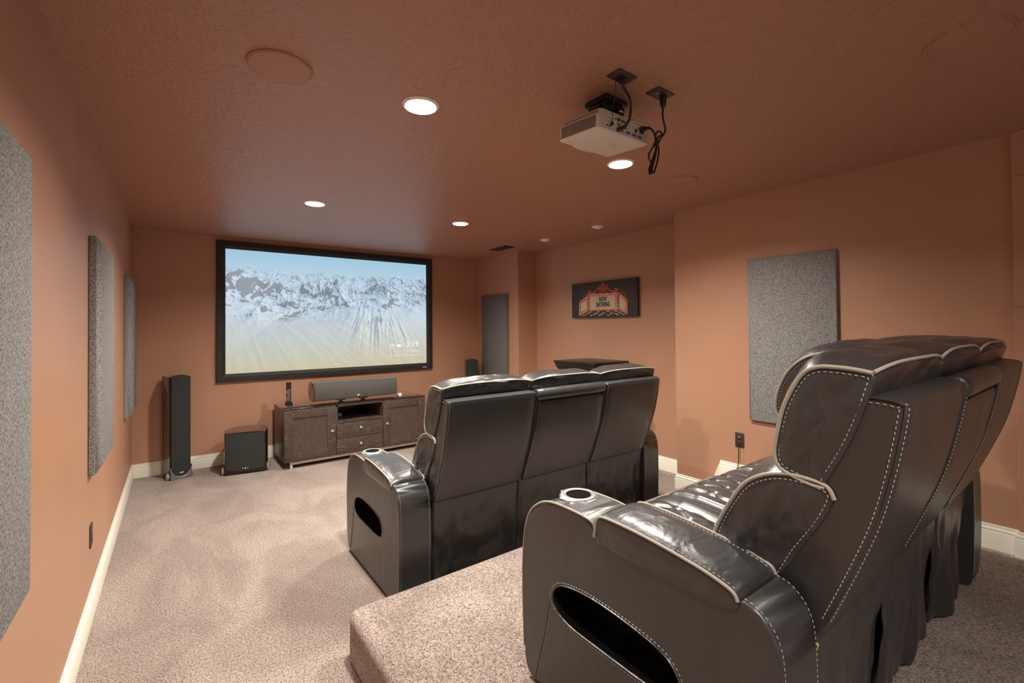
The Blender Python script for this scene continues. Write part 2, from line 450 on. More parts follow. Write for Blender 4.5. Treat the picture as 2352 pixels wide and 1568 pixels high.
# ------------------------------------------------------------ projector
pj = thing('projector', 'white ceiling-mounted video projector above the front sofa', 'projector', (1.775, 1.30, 2.30))
TL = Matrix.Rotation(math.radians(4.5), 4, 'X')
def tb(bm, *a, **k): return box(bm, *a, mat=TL, **k)
bm = new(); tb(bm, 0, .333, 0, .245, 0, .062, bev=.008, seg=3); tb(bm, .006, .327, .004, .225, .058, .085, bev=.006, seg=3)
obj('body', bm, M_white, pj)
bm = new()   # rounded lens bulge at the front
prism(bm, [(.085, .242), (.10, .262), (.135, .272), (.18, .275), (.22, .268), (.25, .25), (.26, .242)], .006, .05, 'Z', bev=.004, M4=TL)
obj('lens_housing', bm, M_white, pj)
bm = new(); cyl(bm, (.15, .272, .045), .026, .012, 32, 'Y'); 
for v in bm.verts: v.co = TL @ v.co
obj('lens', bm, M_gloss, pj)
bm = new()   # vent slots in the left side
for i in range(9):
    z = .010+i*.0056; tb(bm, -.0012, .002, .018, .228, z, z+.0030)
for i in range(44):
    y = .012+i*.0048
    if i % 2 == 0: tb(bm, .0048, .0075, y, y+.0034, .066, .079)
obj('side_vents', bm, M_grey, pj)
bm = new(); tb(bm, -.0022, .001, .010, .014, .006, .058); tb(bm, -.0022, .001, .232, .236, .006, .058); tb(bm, -.0022, .001, .010, .236, .004, .008); tb(bm, -.0022, .001, .010, .236, .058, .062)
obj('side_bezel', bm, M_white, pj)
bm = new()   # recessed rear panel rim
tb(bm, .012, .322, -.0035, .001, .076, .081); tb(bm, .012, .322, -.0035, .001, .004, .008); tb(bm, .010, .015, -.0035, .001, .006, .080); tb(bm, .319, .324, -.0035, .001, .006, .080)
obj('rear_rim', bm, M_white, pj)
def port(name, parts, m):
    for kind, x, z, a, b in parts:
        bm = new()
        if kind == 'r': tb(bm, x-a, x+a, -.004, .001, z-b, z+b)
        else:
            n0 = len(bm.verts); cyl(bm, (x, -.004, z), a, .005, 16, 'Y'); bm.verts.ensure_lookup_table()
            for v in list(bm.verts)[n0:]: v.co = TL @ v.co
        obj(name, bm, m, pj)
port('video_port', [('r', .155, .061, .013, .004), ('r', .188, .022, .013, .004), ('r', .230, .021, .013, .004), ('r', .267, .021, .013, .004), ('r', .145, .020, .008, .003)], mat('blue_grey_port', (.10, .13, .22), .4))
port('round_jack', [('c', .124, .062, .0055, 0), ('c', .051, .022, .003, 0), ('c', .068, .021, .003, 0)], M_black)
port('audio_jack', [('c', .104, .061, .005, 0), ('c', .118, .042, .005, 0), ('c', .127, .041, .005, 0)], mat('gold_jack', (.6, .4, .16), .3, .8))
port('power_inlet', [('r', .281, .054, .012, .013), ('r', .240, .043, .004, .008)], M_black)
bm = new()
for i in range(4):
    for a, b in ((.012, -.002), (.012, -.012)): pass
for (x, y, a) in ((.20, .12, .5), (.225, .105, -.5), (.20, .095, -.5), (.228, .128, .5)):
    box(bm, -.008, .008, -.0006, .0006, -.0012, .001, mat=TL @ Matrix.Translation((x, y, 0)) @ Matrix.Rotation(a, 4, 'Z'))
obj('underside_marks', bm, M_grey, pj)
# mount
mt = thing('projector_mount', 'black metal projector mount fixed to the ceiling', 'mount', (1.95, 1.41, H))
bm = new(); box(bm, -.075, .075, -.065, .065, -.022, 0, .004); obj('ceiling_plate', bm, M_black, mt)
bm = new(); prism(bm, [(-.06, -.085), (-.07, -.03), (-.05, -.02), (.05, -.02), (.07, -.03), (.06, -.085)], -.05, .05, 'Y', bev=.004)
cyl(bm, (-.085, -.02, -.045), .011, .17, 16, 'X'); cyl(bm, (0, -.075, -.055), .010, .15, 16, 'Y'); obj('joint_block', bm, M_black, mt)
bm = new(); box(bm, .015, .055, -.0535, -.0505, -.052, -.044, .001); obj('adjustment_slot', bm, M_can, mt)
bm = new()
for sx, sy in ((-1, -1), (1, -1), (-1, 1), (1, 1)):
    tube(bm, catmull([(sx*.03, sy*.03, -.070), (sx*.06, sy*.04, -.078), (sx*.10, sy*.06, -.080)], 5), .007, 8)
    cyl(bm, (sx*.10, sy*.06, -.0905), .010, .014, 14)
box(bm, -.135, .145, -.085, -.070, -.100, -.096, .001); obj('bracket_arms', bm, M_black, mt)
# cables
def cable(name, pts, r, label, m=M_cable, extra=None):
    bm = new(); tube(bm, catmull(pts, 8), r, 10)
    if extra: extra(bm)
    o = obj(name, bm, m); tag(o, label, 'cable'); return o
def hd(bm):
    box(bm, 1.822, 1.842, 1.213, 1.231, 2.468, 2.488, .002)
    tube(bm, [(1.905, 1.262, 2.322), (1.893, 1.297, 2.316)], .0095, 8)
cable('video_cable', [(1.832, 1.222, 2.472), (1.838, 1.222, 2.460), (1.868, 1.226, 2.444), (1.897, 1.232, 2.425), (1.912, 1.24, 2.395), (1.915, 1.25, 2.355), (1.906, 1.262, 2.328), (1.900, 1.272, 2.320)], .0052,
      'thick black video cable curving from the ceiling plate to the projector', M_cable, hd)
cable('sensor_wire', [(1.812, 1.236, 2.492), (1.822, 1.248, 2.441), (1.830, 1.264, 2.395), (1.828, 1.27, 2.375), (1.836, 1.276, 2.365), (1.842, 1.281, 2.350), (1.842, 1.284, 2.333)], .0016,
      'thin dark wire dangling beside the thick video cable', M_cable, lambda bm: lathe(bm, (1.842, 1.284, 2.315), [(0, 0), (.006, .006), (.006, .014), (.002, .022)], 12))
def pw(bm):
    lathe(bm, (2.101, 1.212, 2.437), [(0, 0), (.006, 0), (.010, .006), (.014, .020), (.016, .052), (0, .052)], 16)
    tube(bm, [(2.046, 1.294, 2.356), (2.050, 1.272, 2.354)], .011, 10); tube(bm, [(2.050, 1.274, 2.354), (2.050, 1.250, 2.349)], .007, 10)
    tube(bm, catmull([(2.050, 1.252, 2.349), (2.050, 1.235, 2.335), (2.044, 1.215, 2.302), (2.047, 1.212, 2.27), (2.041, 1.212, 2.235), (2.020, 1.212, 2.19), (1.996, 1.21, 2.150), (1.990, 1.21, 2.130)], 8), .0042, 8)
    tube(bm, catmull([(2.048, 1.218, 2.267), (2.022, 1.218, 2.237), (2.001, 1.218, 2.208), (2.006, 1.218, 2.187), (2.020, 1.217, 2.177)], 8), .0040, 8)
    tube(bm, catmull([(2.043, 1.206, 2.263), (2.056, 1.206, 2.239), (2.048, 1.206, 2.196), (2.034, 1.206, 2.158), (2.017, 1.206, 2.130), (2.006, 1.206, 2.131), (2.015, 1.207, 2.176), (2.036, 1.208, 2.221), (2.044, 1.209, 2.265)], 8), .0040, 8)
    tube(bm, [(2.043+.014*math.cos(a), 1.211+.010*math.sin(a), 2.262) for a in [2*PI*i/14 for i in range(14)]], .0025, 6, closed=True)
cable('power_cord', [(2.101, 1.212, 2.445), (2.098, 1.213, 2.41), (2.106, 1.214, 2.380), (2.118, 1.214, 2.350), (2.108, 1.214, 2.325), (2.084, 1.214, 2.300), (2.062, 1.213, 2.268), (2.040, 1.212, 2.230), (2.022, 1.212, 2.195), (2.000, 1.212, 2.140), (1.992, 1.212, 2.124), (2.004, 1.212, 2.128), (2.024, 1.213, 2.170), (2.042, 1.213, 2.215), (2.052, 1.214, 2.255), (2.066, 1.215, 2.300), (2.094, 1.216, 2.315), (2.085, 1.216, 2.328), (2.066, 1.216, 2.325), (2.048, 1.215, 2.305), (2.043, 1.214, 2.268)], .0042,
      'black power cord tied in a hanging bundle right of the projector', M_cable, pw)

# ------------------------------------------------------------ acoustic panels
def acoustic(name, wall_x, sgn, y0, y1, z0, z1, m, label, d=.052, ch=.024):
    """wrapped panel on a wall of constant x; sgn = direction into the room"""
    bm = new()
    lv = [(0, 0, .0), (0, 0, 0)]
    def rg(x, ins): return [bm.verts.new((wall_x+sgn*x, a, b)) for a, b in ((y0+ins, z0+ins), (y1-ins, z0+ins), (y1-ins, z1-ins), (y0+ins, z1-ins))]
    A, B, C_ = rg(.001, 0), rg(d-ch, 0), rg(d, ch*1.5)
    bm.faces.new(A)
    for P, Q in ((A, B), (B, C_)):
        for i in range(4): bm.faces.new((P[i], P[(i+1) % 4], Q[(i+1) % 4], Q[i]))
    bm.faces.new(C_)
    bmesh.ops.bevel(bm, geom=[e for e in bm.edges], offset=.003, segments=2, affect='EDGES')
    o = obj(name, bm, m, sharp=50); tag(o, label, 'acoustic panel', 'fabric acoustic panels on the walls')
acoustic('acoustic_panel', 0, 1, 1.10, 1.72, .765, 1.945, M_panel, 'grey fabric acoustic panel on the left wall, cut off by the photo edge')
acoustic('acoustic_panel', 0, 1, 3.085, 3.67, .742, 1.945, M_panel, 'grey fabric acoustic panel on the left wall, middle one above the low outlet')
acoustic('acoustic_panel', 0, 1, 5.02, 5.60, .724, 1.935, M_panel, 'grey fabric acoustic panel on the left wall, nearest the screen corner')
acoustic('acoustic_panel', XR, -1, 1.165, 1.765, .725, 1.985, M_panel, 'large grey fabric acoustic panel on the right wall behind the rear sofa')
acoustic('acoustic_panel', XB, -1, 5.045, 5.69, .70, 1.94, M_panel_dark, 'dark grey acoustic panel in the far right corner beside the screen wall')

# ------------------------------------------------------------ wall outlets
def outlet(wx, sgn, y, z, label):
    t = thing('wall_outlet', label, 'outlet', (wx, y, z), 0)
    bm = new(); box(bm, min(0, sgn*.006), max(0, sgn*.006), -.036, .036, -.0585, .0585, .003, 2); obj('plate', bm, M_bronze, t)
    bm = new()
    for zz in (-.02, .02): box(bm, min(sgn*.004, sgn*.0085), max(sgn*.004, sgn*.0085), -.016, .016, zz-.014, zz+.014, .003)
    obj('receptacle', bm, M_bronze, t)
    bm = new()
    box(bm, min(sgn*.0083, sgn*.009), max(sgn*.0083, sgn*.009), -.009, .009, .029, .0302)
    for a in (-.006, .005): box(bm, min(sgn*.0083, sgn*.009), max(sgn*.0083, sgn*.009), a, a+.002, .018, .026)
    obj('slots', bm, M_can, t); return t
outlet(XR, -1, 1.858, .545, 'brown duplex outlet on the right wall with a cord plugged in')
outlet(0, 1, 3.18, .415, 'brown outlet plate low on the left wall, seen edge on')
cable('outlet_cord', [(XR-.012, 1.856, .520), (XR-.028, 1.856, .505), (XR-.022, 1.858, .46), (XR-.020, 1.862, .38), (XR-.024, 1.872, .30), (XR-.03, 1.88, .235), (XR-.08, 1.86, .222)], .0032, 'thin dark cord dropping from the right wall outlet behind the sofa')
cable('speaker_wire', [(1.10, 5.80, .006), (1.14, 5.79, .03), (1.17, 5.80, .07), (1.15, 5.75, .008), (1.22, 5.71, .006), (1.29, 5.70, .006), (1.335, 5.62, .006), (1.34, 5.5, .006)], .003, 'thin pale wire on the carpet between subwoofer and media console', M_clear)

# ------------------------------------------------------------ projection screen
SX0, SX1, SZ0, SZ1 = .704, 3.280, .899, 2.449
FR = .086
sc = thing('projection_screen', 'wall-mounted projection screen showing snowy mountains in a black frame', 'projection screen', (0, YF, 0))
bm = new()
def fr_ring(y, ins): return [bm.verts.new((a, y, b)) for a, b in ((SX0+ins, SZ0+ins), (SX1-ins, SZ0+ins), (SX1-ins, SZ1-ins), (SX0+ins, SZ1-ins))]
RR = [fr_ring(-.001, 0), fr_ring(-.038, 0), fr_ring(-.041, .004), fr_ring(-.041, FR*.62), fr_ring(-.022, FR), fr_ring(-.001, FR)]
for P, Q in zip(RR, RR[1:]):
    for i in range(4): bm.faces.new((P[i], P[(i+1) % 4], Q[(i+1) % 4], Q[i]))
obj('frame', bm, M_frame, sc, 25)
bm = new(); box(bm, 3.125, 3.188, -.0425, -.040, SZ0+.020, SZ0+.038, .0008)
obj('badge', bm, mat('blue_badge', (.25, .32, .8), .3), sc)
# the projected picture: computed per vertex on a fine grid
def valnoise(u, v, fx, fy, seed, octv=5, ridged=False, gain=.5):
    rng = np.random.RandomState(seed); out = np.zeros_like(u); amp = 1; tot = 0
    for o_ in range(octv):
        g = rng.rand(257, 257)
        x = u*fx; y = v*fy; xf = np.floor(x); yf = np.floor(y); a = x-xf; b = y-yf
        xi = xf.astype(int) % 256; yi = yf.astype(int) % 256; a = a*a*(3-2*a); b = b*b*(3-2*b)
        n = g[yi, xi]*(1-a)*(1-b)+g[yi, xi+1]*a*(1-b)+g[yi+1, xi]*(1-a)*b+g[yi+1, xi+1]*a*b
        if ridged: n = 1-np.abs(2*n-1); n = n*n
        out += n*amp; tot += amp; amp *= gain; fx *= 2.03; fy *= 2.03
    return out/tot
def picture(NX, NY):
    """snowy mountain range seen from the air, drawn front to back from a height field"""
    u = np.linspace(0, 1, NX+1); img = np.zeros((NY+1, NX+1, 3)); done = np.full(NX+1, NY+1, int)
    V = np.linspace(0, 1, NY+1)[:, None]
    sky = (1-np.clip(V/.2, 0, 1))*np.array([156, 197, 216])+np.clip(V/.2, 0, 1)*np.array([192, 214, 221])
    img[:] = sky[:, None, :]
    cam_h, hor, fl = 1.75, .13, .80
    n = 560; ds = 1.1*np.exp(np.linspace(0, np.log(42/1.1), n))
    def height(x, y, w0):
        wx = x+w0[0]; wy = y+w0[1]
        h = valnoise(wx+40, wy+40, .36, .36, 21, 6, True, .50)
        big = valnoise(x+10, y+10, .22, .22, 30, 3)
        far = np.clip((y-2.2)/1.6, 0, 1); far = far*far*(3-2*far)
        near = .30+.22*np.clip(1-np.abs(x-.5)/1.6, 0, 1)*np.clip((y-1.1)/1.2, 0, 1)+.022*valnoise(x*1.0+y*.8+9, y*.35+3, 4, 2.2, 44, 4, True)
        fl_ = .15*valnoise(x+20-y*.3, y*.3+5, 8, 2.5, 47, 4, True)*np.exp(-((x-.85)/.45)**2-((y-2.3)/.55)**2)
        return near*(1-far)+fl_+far*(h*2.35+.5*big-.55)*(1/(1+.02*y))
    for d in ds:
        x = (u-.5)*d/fl*1.25+.15; y = np.full_like(x, d)
        e = .006+.0035*d
        w0 = (.35*valnoise(x, y, .9, .9, 9, 3), .35*valnoise(x, y, .9, .9, 12, 3)); h = height(x, y, w0); hx = height(x+e, y, w0); hy = height(x, y+e, w0)
        nx, ny = (h-hx)/e, (h-hy)/e; nl = np.sqrt(nx*nx+ny*ny+1)
        sun = np.clip((nx*.62-ny*.25+.62)/nl, 0, 1.3)
        steep = np.sqrt(nx*nx+ny*ny)
        rn = valnoise(x+3, y+7, 14, 14, 60, 4)
        rock = np.clip((steep*.62+rn*.8-h*.42-.98-.03*d)/.12, 0, 1)*np.clip((d-1.7)/.6, .25, 1)
        forest = np.clip((.32-h+rn*.25-.13)/.06, 0, 1)*np.clip((d-2.6)/.4, 0, 1)*.9
        lit = np.array([238, 240, 242.])[None]; shd = np.array([148, 166, 188.])[None]
        s = np.clip(sun*1.15-.1, 0, 1)[:, None]; c = shd*(1-s)+lit*s
        rk = np.array([112, 108, 112.])[None]*(.75+.4*s)
        k = np.clip(rock+forest, 0, .88)[:, None]; c = c*(1-k)+rk*k
        hz = (1-np.exp(-max(d-1.5, 0)/13.)); c = c*(1-hz)+np.array([178, 208, 222.])*hz
        vv = hor+(cam_h-h)*fl*1.05/d
        row = np.clip((vv*NY).astype(int), 0, NY+1)
        for i in np.nonzero(row < done)[0]:
            img[row[i]:done[i], i] = c[i]; done[i] = row[i]
    # projector light: cool at the top, warm beige toward the bottom
    t = (np.clip((V-.35)/.65, 0, 1)**1.6)[..., None]
    img = img*((1-t)*np.array([.93, .98, 1.02])+t*np.array([.92, .86, .70]))
    img = img*.80+t*np.array([196, 186, 152])*.20+(1-t)*np.array([190, 210, 222])*.20
    return np.clip(img, 0, 250)
def srgb(c): c = np.asarray(c, float)/255; return np.where(c <= .04045, c/12.92, ((c+.055)/1.055)**2.4)
NXp, NYp = 540, 304
U, V = np.meshgrid(np.linspace(0, 1, NXp+1), np.linspace(0, 1, NYp+1))   # V: 0 top, 1 bottom
img = picture(NXp, NYp)
lin = srgb(np.clip(img, 0, 255))
x0, x1, z0, z1 = SX0+FR, SX1-FR, SZ0+FR, SZ1-FR
co = np.stack([x0+(x1-x0)*U, np.full_like(U, -.020), z1-(z1-z0)*V], -1).reshape(-1, 3)
idx = np.arange((NXp+1)*(NYp+1)).reshape(NYp+1, NXp+1)
q = np.stack([idx[1:, :-1], idx[1:, 1:], idx[:-1, 1:], idx[:-1, :-1]], -1).reshape(-1, 4)
me = bpy.data.meshes.new('picture')
me.vertices.add(len(co)); me.vertices.foreach_set('co', co.ravel())
me.loops.add(q.size); me.loops.foreach_set('vertex_index', q.ravel())
me.polygons.add(len(q)); me.polygons.foreach_set('loop_start', np.arange(0, q.size, 4)); me.polygons.foreach_set('loop_total', np.full(len(q), 4))
me.update(calc_edges=True)
ca = me.color_attributes.new('picture_colour', 'FLOAT_COLOR', 'POINT')
ca.data.foreach_set('color', np.concatenate([lin.reshape(-1, 3), np.ones((len(co), 1))], 1).ravel())
M_pic = bpy.data.materials.new('projected_picture'); M_pic.use_nodes = True
b_ = BS(M_pic); b_.inputs['Base Color'].default_value = (.12, .12, .12, 1); b_.inputs['Roughness'].default_value = .9; b_.inputs['Specular IOR Level'].default_value = .05
at = N(M_pic, 'ShaderNodeAttribute', attribute_name='picture_colour'); L(M_pic, at, 'Color', b_, 'Emission Color'); b_.inputs['Emission Strength'].default_value = 1.0
link('screen_surface', me, M_pic, sc)
def text(name, s, x, z, size, m, parent, y=-.0225, al='RIGHT', rot=(PI/2, 0, 0), sx=1, bold=0):
    cu = bpy.data.curves.new(name, 'FONT'); cu.body = s; cu.size = size; cu.align_x = al; cu.extrude = .0003; cu.resolution_u = 3; cu.offset = bold
    o = bpy.data.objects.new(name+'_tmp', cu); COL.objects.link(o)
    me = evaluated(o); bpy.data.objects.remove(o); me.materials.clear()
    n = link(name, me, m, parent); n.location = (x, y, z); n.rotation_euler = rot; n.scale = (sx, 1, 1); return n
M_txt = mat('screen_text', (.2, .2, .2), .9, emit=(.86, .88, .88), estr=1.0)
M_txt2 = mat('screen_text_soft', (.2, .2, .2), .9, emit=(.70, .70, .66), estr=.95)
text('clock_text', '3:19', 3.075, 1.218, .118, M_txt, sc, sx=.95)
text('temperature_text', '79°', 2.735, 1.222, .050, M_txt, sc)
text('caption_text', 'Olaig Ace', 3.090, 1.148, .052, M_txt2, sc)
text('credit_text', 'Google • Featured photos', 3.090, 1.095, .040, M_txt2, sc)
bm = new()
for a, b, r in ((2.78, 1.243, .017), (2.80, 1.236, .019), (2.765, 1.236, .012)): cyl(bm, (a, -.0225, b), r, .001, 20, 'Y')
obj('cloud_icon', bm, M_txt, sc)

# ------------------------------------------------------------ speakers
def tower(x, y, rz, label, icon=True):
    t = thing('tower_speaker', label, 'speaker', (x, y, 0), rz, 'black tower speakers flanking the screen')
    w2, d, h = .083, .25, 1.005
    # bowed cabinet: plan outline, extruded
    pl = [(-w2, .02), (-w2-.004, .06), (-w2-.002, .12), (-w2+.003, .20), (-w2+.012, d), (w2-.012, d), (w2-.003, .20), (w2+.002, .12), (w2+.004, .06), (w2, .02)]
    bm = new(); prism(bm, [tuple(p[:2]) for p in catmull([(a, b, 0) for a, b in pl], 4)], .03, h, 'Z', bev=.004); obj('cabinet', bm, M_gloss, t, 30)
    # grille: arched top, rounded bottom, slightly bowed front
    bm = new(); n = 14; rows = 26; G_ = []
    for j in range(rows+1):
        row = []
        for i in range(n+1):
            s = -1+2*i/n; zt = 1.005+.020*(1-s*s); zb = .035+.105*(1-math.sqrt(max(0, 1-s*s*.98)))
            z = zb+(zt-zb)*j/rows; row.append(bm.verts.new((s*(w2-.002), -.012-.014*(1-s*s), z)))
        G_.append(row)
    for j in range(rows):
        for i in range(n): bm.faces.new((G_[j][i], G_[j][i+1], G_[j+1][i+1], G_[j+1][i]))
    ed = [e for e in bm.edges if e.is_boundary]
    r_ = bmesh.ops.extrude_edge_only(bm, edges=ed)
    for v in [g for g in r_['geom'] if isinstance(g, bmesh.types.BMVert)]: v.co.y = .021
    obj('grille', bm, M_grille, t, 45)
    # plinth with a scooped top edge
    bm = new(); pts = []
    for i in range(17):
        s = -1+2*i/16; pts.append((s*(w2+.008), .028+.112*(1-math.sqrt(max(0, 1-s*s*.98)))))
    A = [bm.verts.new((a, -.030, b)) for a, b in pts]; B = [bm.verts.new((a, -.020+.01*abs(a/w2), 0)) for a, b in pts]
    A2 = [bm.verts.new((a, .03, b)) for a, b in pts]; B2 = [bm.verts.new((a, .23, 0)) for a, b in pts]
    for v in A: v.co.y = -.020-.014*(1-(v.co.x/(w2+.008))**2)
    for v in B: v.co.y = -.026-.014*(1-(v.co.x/(w2+.008))**2)
    for i in range(16):
        bm.faces.new((A[i], A[i+1], B[i+1], B[i])); bm.faces.new((A[i], A2[i], A2[i+1], A[i+1])); bm.faces.new((B[i], B[i+1], B2[i+1], B2[i]))
    box(bm, -w2+.004, w2-.004, .02, .23, 0, .03)
    obj('plinth', bm, M_base, t, 40)
    bm = new()
    tube(bm, [Vector((a*1.0, -.024-.014*(1-(a/(w2+.008))**2), b)) for a, b in pts], .0022, 6); obj('plinth_edge', bm, M_foot, t)
    for sx in (-1, 1):
        bm = new(); bmesh.ops.create_uvsphere(bm, u_segments=16, v_segments=12, radius=1, matrix=Matrix.Translation((sx*(w2+.018), .02, .034)) @ Matrix.Diagonal((.014, .034, .036, 1)))
        obj('foot', bm, M_foot, t)
    bm = new()
    for a, b, r in ((0, .066, .006), (-.012, .063, .004), (.014, .066, .004), (.004, .060, .004)): cyl(bm, (a, -.0285, b), r, .003, 12, 'Y')
    obj('badge', bm, M_white2, t)
    return t
tower(.392, 5.600, math.radians(17), 'tall black tower speaker by the left wall, left of the subwoofer')
tower(3.775, 5.585, math.radians(-24), 'black tower speaker in the far right corner, mostly hidden by the front sofa')

sb = thing('subwoofer', 'squat black subwoofer on the carpet left of the media console', 'speaker', (.925, 5.36, 0), math.radians(-10))
bm = new(); w2 = .183
pl = catmull([(-w2+.004, .012, 0), (-w2-.012, .08, 0), (-w2-.012, .17, 0), (-w2+.02, .27, 0), (-w2+.08, .345, 0), (-w2+.12, .36, 0), (w2-.12, .36, 0), (w2-.08, .345, 0), (w2-.02, .27, 0), (w2+.012, .17, 0), (w2+.012, .08, 0), (w2-.004, .012, 0)], 5)
prism(bm, [tuple(p[:2]) for p in pl], .012, .425, 'Z', bev=.006); obj('cabinet', bm, M_gloss, sb, 30)
bm = new(); box(bm, -w2, w2, .0, .02, .012, .425, .006, 3); obj('front_baffle', bm, M_gloss, sb)
bm = new(); n = 16
A, B = [], []
for i in range(n+1):
    s = -1+2*i/n; zt = .412; zb = .040+.018*s*s
    A.append(bm.verts.new((s*(w2-.012), -.004-.010*(1-s*s), zb))); B.append(bm.verts.new((s*(w2-.012), -.004-.010*(1-s*s), zt)))
for i in range(n): bm.faces.new((A[i], A[i+1], B[i+1], B[i]))
r_ = bmesh.ops.extrude_edge_only(bm, edges=[e for e in bm.edges if e.is_boundary])
for v in [g for g in r_['geom'] if isinstance(g, bmesh.types.BMVert)]: v.co.y = .004
obj('grille', bm, M_grille, sb, 45)
bm = new(); cyl(bm, (0, -.0155, .062), .006, .003, 14, 'Y')
for a in (-.022, .022): cyl(bm, (a, -.0155, .064), .004, .003, 12, 'Y')
obj('badge', bm, M_white2, sb)
for sx in (-1, 1):
    bm = new(); bmesh.ops.create_uvsphere(bm, u_segments=16, v_segments=12, radius=1, matrix=Matrix.Translation((sx*(w2+.016), .05, .040)) @ Matrix.Diagonal((.015, .04, .042, 1)))
    obj('foot', bm, M_foot, sb)
bm = new(); box(bm, -.10, .10, .36, .372, .25, .40, .003); obj('amplifier_plate', bm, M_blackm, sb)

# ------------------------------------------------------------ media console
tv = thing('media_console', 'dark oak media console with glass top under the screen', 'media console', (1.256, 5.225, 0))
W, D, Z0, Z1 = 1.60, .57, .072, .622
bm = new()
box(bm, 0, .02, 0, D, Z0, Z1, .002); box(bm, W-.02, W, 0, D, Z0, Z1, .002)
box(bm, .02, W-.02, .01, D, Z0, Z0+.02); box(bm, .02, W-.02, 0, D, Z1-.018, Z1)
for x in (.525, 1.055): box(bm, x, x+.02, 0, D, Z0, Z1, .001)
box(bm, .545, 1.055, .002, D, .418, .436)
obj('carcass', bm, M_wood, tv)
bm = new(); box(bm, .02, W-.02, D-.008, D, Z0+.02, Z1-.018); obj('back_panel', bm, M_gloss, tv)
bm = new(); box(bm, -.003, W+.003, -.004, D+.002, Z1, Z1+.009, .002); obj('glass_top', bm, M_top, tv)
def door(x0, x1, kx):
    bm = new(); z0, z1 = Z0+.004, Z1-.006; s = .09
    for a in ((x0, x0+s, z0, z1), (x1-s, x1, z0, z1)): box(bm, a[0], a[1], -.018, -.001, a[2], a[3], .002)
    for a in ((x0+s, x1-s, z0, z0+s), (x0+s, x1-s, z1-s, z1)): box(bm, a[0], a[1], -.018, -.001, a[2], a[3], .002)
    d = obj('door', bm, M_wood, tv)
    bm = new(); box(bm, x0+s-.003, x1-s+.003, -.009, -.002, z0+s-.003, z1-s+.003); obj('inset_panel', bm, M_woodp, d)
    knob(kx, .352, d)
def knob(x, z, par):
    bm = new(); cyl(bm, (x, -.034, z), .006, .017, 14, 'Y'); cyl(bm, (x, -.042, z), .0125, .010, 24, 'Y', r2=.0135); obj('knob', bm, M_knob, par)
door(.003, .522, .478); door(1.058, W-.003, 1.10)
for z0, z1, kz in ((.250, .414, .352), (Z0+.004, .246, .172)):
    bm = new(); box(bm, .528, 1.052, -.018, -.001, z0, z1, .002); d = obj('drawer', bm, M_wood, tv); knob(.79, kz, d)
bm = new()
box(bm, .06, W-.06, .004, .03, Z0-.028, Z0); box(bm, .06, W-.06, D-.06, D-.035, Z0-.022, Z0); box(bm, .06, .085, .02, D-.035, Z0-.022, Z0); box(bm, W-.085, W-.06, .02, D-.035, Z0-.022, Z0)
obj('base_frame', bm, M_bar, tv)
for x in (.06, W-.085):
    for y in (.004, D-.06):
        bm = new(); box(bm, x, x+.025, y, y+.025, 0, Z0-.0285, .001); obj('leg', bm, M_bar, tv)
# white shape standing in for a reflection inside the open bay
bm = new()
prism(bm, rrect(-.022, .022, 0, .040, .010), -.012, .012, 'Y', bev=.003)
for v in bm.verts: v.co += Vector((1.915, 5.55, .4365))
o = obj('shelf_reflection', bm, M_white2); tag(o, 'tiny white shape standing in for a reflection in the open bay of the media console', 'gadget')
# centre speaker
cs = thing('centre_speaker', 'long grey centre speaker lying on the media console', 'speaker', (1.565, 5.30, .634))
Lc = .955
pf = catmull([(.0, .062, 0), (-.012, .10, 0), (-.012, .16, 0), (0, .205, 0), (.02, .232, 0), (.10, .246, 0), (.18, .235, 0), (.24, .19, 0), (.262, .13, 0), (.24, .07, 0), (.18, .035, 0), (.09, .030, 0), (.02, .040, 0)], 4, closed=True)
bm = new(); prism(bm, [tuple(p[:2]) for p in pf], 0, Lc, 'X', bev=.004); obj('cabinet', bm, mat('brown_gloss_lacquer', (.05, .028, .022), .12, coat=.5, coat_r=.05), cs, 30)
bm = new(); prism(bm, [(-.010, .048), (-.022, .10), (-.022, .165), (-.010, .214), (.012, .236), (.02, .20), (.01, .06)], .010, Lc-.004, 'X', bev=.003); obj('grille', bm, M_grille2, cs, 30)
for x in (.30, .55):
    bm = new(); cyl(bm, (x, .03, .001), .032, .008, 24); cyl(bm, (x, .03, .008), .016, .03, 20); box(bm, x-.045, x+.045, -.01, .09, .030, .044, .003); obj('foot', bm, M_black, cs)
bm = new(); cyl(bm, (.48, -.025, .072), .008, .004, 16, 'Y'); cyl(bm, (.493, -.025, .078), .005, .004, 12, 'Y'); obj('badge', bm, M_white2, cs)
# remote in its charging base
rm = thing('remote_control', 'slim black remote standing in a round base on the media console', 'remote control', (1.372, 5.60, .633), math.radians(-12))
bm = new(); box(bm, -.026, .026, -.010, .012, .020, .245, .006, 3); obj('body', bm, M_black, rm)
bm = new(); random.seed(4)
for j in range(17):
    for i in range(4):
        if random.random() < .85: box(bm, -.020+i*.0105, -.0135+i*.0105, -.0120, -.009, .034+j*.0078, .038+j*.0078)
obj('buttons', bm, M_chrome, rm)
bm = new(); lathe(bm, (0, 0, 0), [(0, 0), (.040, 0), (.040, .010), (.034, .016), (.033, .022), (.028, .026), (0, .026)], 28); obj('charging_base', bm, M_black, rm)
# white sensor cube next to the centre speaker
wg = thing('small_camera', 'tiny white camera-like cube at the right end of the centre speaker', 'gadget', (2.545, 5.27, .633))
bm = new(); prism(bm, rrect(-.019, .019, .014, .050, .007), -.014, .014, 'Y', bev=.003); obj('body', bm, M_white2, wg)
bm = new(); cyl(bm, (-.012, 0, 0), .016, .018, 18, r2=.009); obj('stand', bm, M_black, wg)

